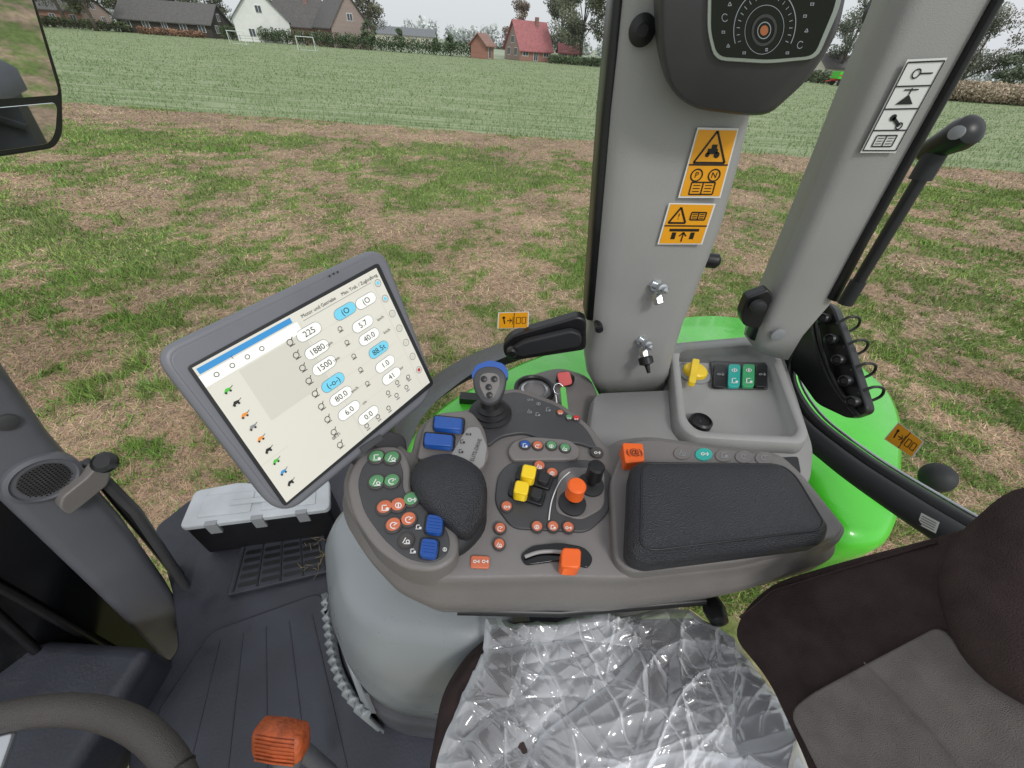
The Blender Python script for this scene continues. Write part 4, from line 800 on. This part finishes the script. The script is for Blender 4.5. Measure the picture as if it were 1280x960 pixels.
gs=n.new('ShaderNodeBsdfGlossy'); gs.inputs['Roughness'].default_value=.12; gs.inputs[0].default_value=(1,1,1,1); df.inputs[0].default_value=.09; l.new(ms.outputs[0],df.inputs[1]); l.new(gs.outputs[0],df.inputs[2]); l.new(df.outputs[0],n['Material Output'].inputs[0])
def pin(poly,v):
    k=v*(len(poly)-1); i=min(int(k),len(poly)-2); f_=k-i; return poly[i][0]*(1-f_)+poly[i+1][0]*f_,poly[i][1]*(1-f_)+poly[i+1][1]*f_
Lp=[(596,772),(592,815),(566,870),(552,960),(545,1080),(540,1250)]; Rp=[(860,757),(935,800),(985,880),(1030,960),(1070,1080),(1090,1250)]
NU,NV=460,380; base=np.zeros((NV+1,NU+1,3)); ED=np.zeros((NV+1,NU+1))
for j in range(NV+1):
    v_=(j/NV); L_=pin(Lp,v_);R_=pin(Rp,v_)
    A_=PZ(L_[0],L_[1],2.2);B_=PZ(R_[0],R_[1],2.2); tt=np.linspace(0,1,NU+1)[:,None]
    base[j]=np.array(A_)*(1-tt)+np.array(B_)*tt
    tt=tt[:,0]; ED[j]=np.minimum(np.minimum(tt,1-tt),v_*1.2)
bx=base[:,:,0];by=base[:,:,1]; H=np.zeros_like(bx)
rs_=np.random.RandomState(11)
x0_,x1_,y0_,y1_=bx.min(),bx.max(),by.min(),by.max()
wx=bx+.03*(vn(bx,by,7,21)-.5)+.006*(vn(bx,by,30,22)-.5); wy=by+.03*(vn(bx,by,7,23)-.5)+.006*(vn(bx,by,30,24)-.5)
hub=[(x0_+.75*(x1_-x0_),y1_-.02),(x0_+.3*(x1_-x0_),y0_+.5*(y1_-y0_)),(x0_+.6*(x1_-x0_),y0_+.25*(y1_-y0_))]
for k in range(340):
    big=k<75
    cx_=rs_.uniform(x0_,x1_);cy_=rs_.uniform(y0_,y1_)
    L_=rs_.uniform(.06,.16) if big else rs_.uniform(.015,.05); Wd=rs_.uniform(.008,.018) if big else rs_.uniform(.002,.006)
    hx,hy=hub[rs_.randint(3)]; an_=math.atan2(cy_-hy,cx_-hx)+rs_.normal(0,.35)
    if rs_.rand()<.3: an_=rs_.uniform(0,3.14)
    dx,dy=math.cos(an_),math.sin(an_)
    s_=(wx-cx_)*dx+(wy-cy_)*dy; t_=-(wx-cx_)*dy+(wy-cy_)*dx+(s_**2)*rs_.uniform(-3,3)
    am=Wd*rs_.uniform(.6,1.3)*(1 if rs_.rand()<.7 else -.8)
    wl=np.where(t_>0,Wd,Wd*rs_.uniform(.3,.7))
    H+=am*np.exp(-(s_/L_)**2)*np.exp(-np.abs(t_)/wl)
H-=H.mean(); H+=.028*(vn(bx,by,5,31)-.5)+.010*(vn(bx,by,14,32)-.5)
H[1:-1]=(H[:-2]+2*H[1:-1]+H[2:])/4; H[:,1:-1]=(H[:,:-2]+2*H[:,1:-1]+H[:,2:])/4
edge=np.clip(1-ED*14,0,1)
Zc=2.195+H-.03*edge**2; ex=.022*(vn(bx,by,16,41)-.5)*edge*2
V=np.stack([bx+ex,by+ex,Zc],2).reshape(-1,3)
opac=np.clip(.22+.7*np.clip(vn(bx,by,6,51)-.35,0,1)+.22*(vn(bx,by,18,52)-.5)+.25*edge,.06,1).reshape(-1)
idx=np.arange((NV+1)*(NU+1)).reshape(NV+1,NU+1); Fc=np.stack([idx[:-1,:-1],idx[:-1,1:],idx[1:,1:],idx[1:,:-1]],2).reshape(-1,4)
me=bpy.data.meshes.new('film'); me.from_pydata(V.tolist(),[],Fc.tolist()); me.polygons.foreach_set('use_smooth',[True]*len(me.polygons))
ca=me.color_attributes.new('Col','FLOAT_COLOR','POINT'); c4=np.ones((len(V),4),np.float32); c4[:,:3]=opac[:,None]; ca.data.foreach_set('color',c4.ravel()); me.materials.append(pm)
sg=grp('plastic_seat_cover'); ob=bpy.data.objects.new('film',me); sc.collection.objects.link(ob); ob.parent=sg
# ---------------------------------------------------------------- side mirror
g=grp('side_mirror'); mc=PD(20,90,1.25); mnv=Vector((.92,-.36,-.14)).normalized()
def onR(pts,w=0): return [PL(k[0],k[1],mc+mnv*w,mnv) for k in pts]
slab('housing',onR(rnd([(-60,-90),(20,-60),(45,0),(79,112),(80,168),(70,186),(0,197),(-60,200)],12)),mnv,.07,m_blk,g,bev=.012)
m_mir=M('mirror_glass','#e8ecee',.02,metal=1,var=0)
slab('main_glass',onR(rnd([(-60,-90),(14,-60),(40,0),(73,112),(72,119),(0,124),(-60,126)],4),.002),mnv,.004,m_mir,g,bev=.0005)
slab('wide_glass',onR(rnd([(-60,138),(0,134),(68,128),(72,135),(70,165),(62,180),(0,189),(-60,190)],8),.002),mnv,.004,m_mir,g,bev=.002)
tube('bracket',[mc-mnv*.05+Vector((0,0,.1)),mc-mnv*.1+Vector((-.1,-.3,.4)),Vector((-.95,.47,3.3))],.014,m_blk,g)
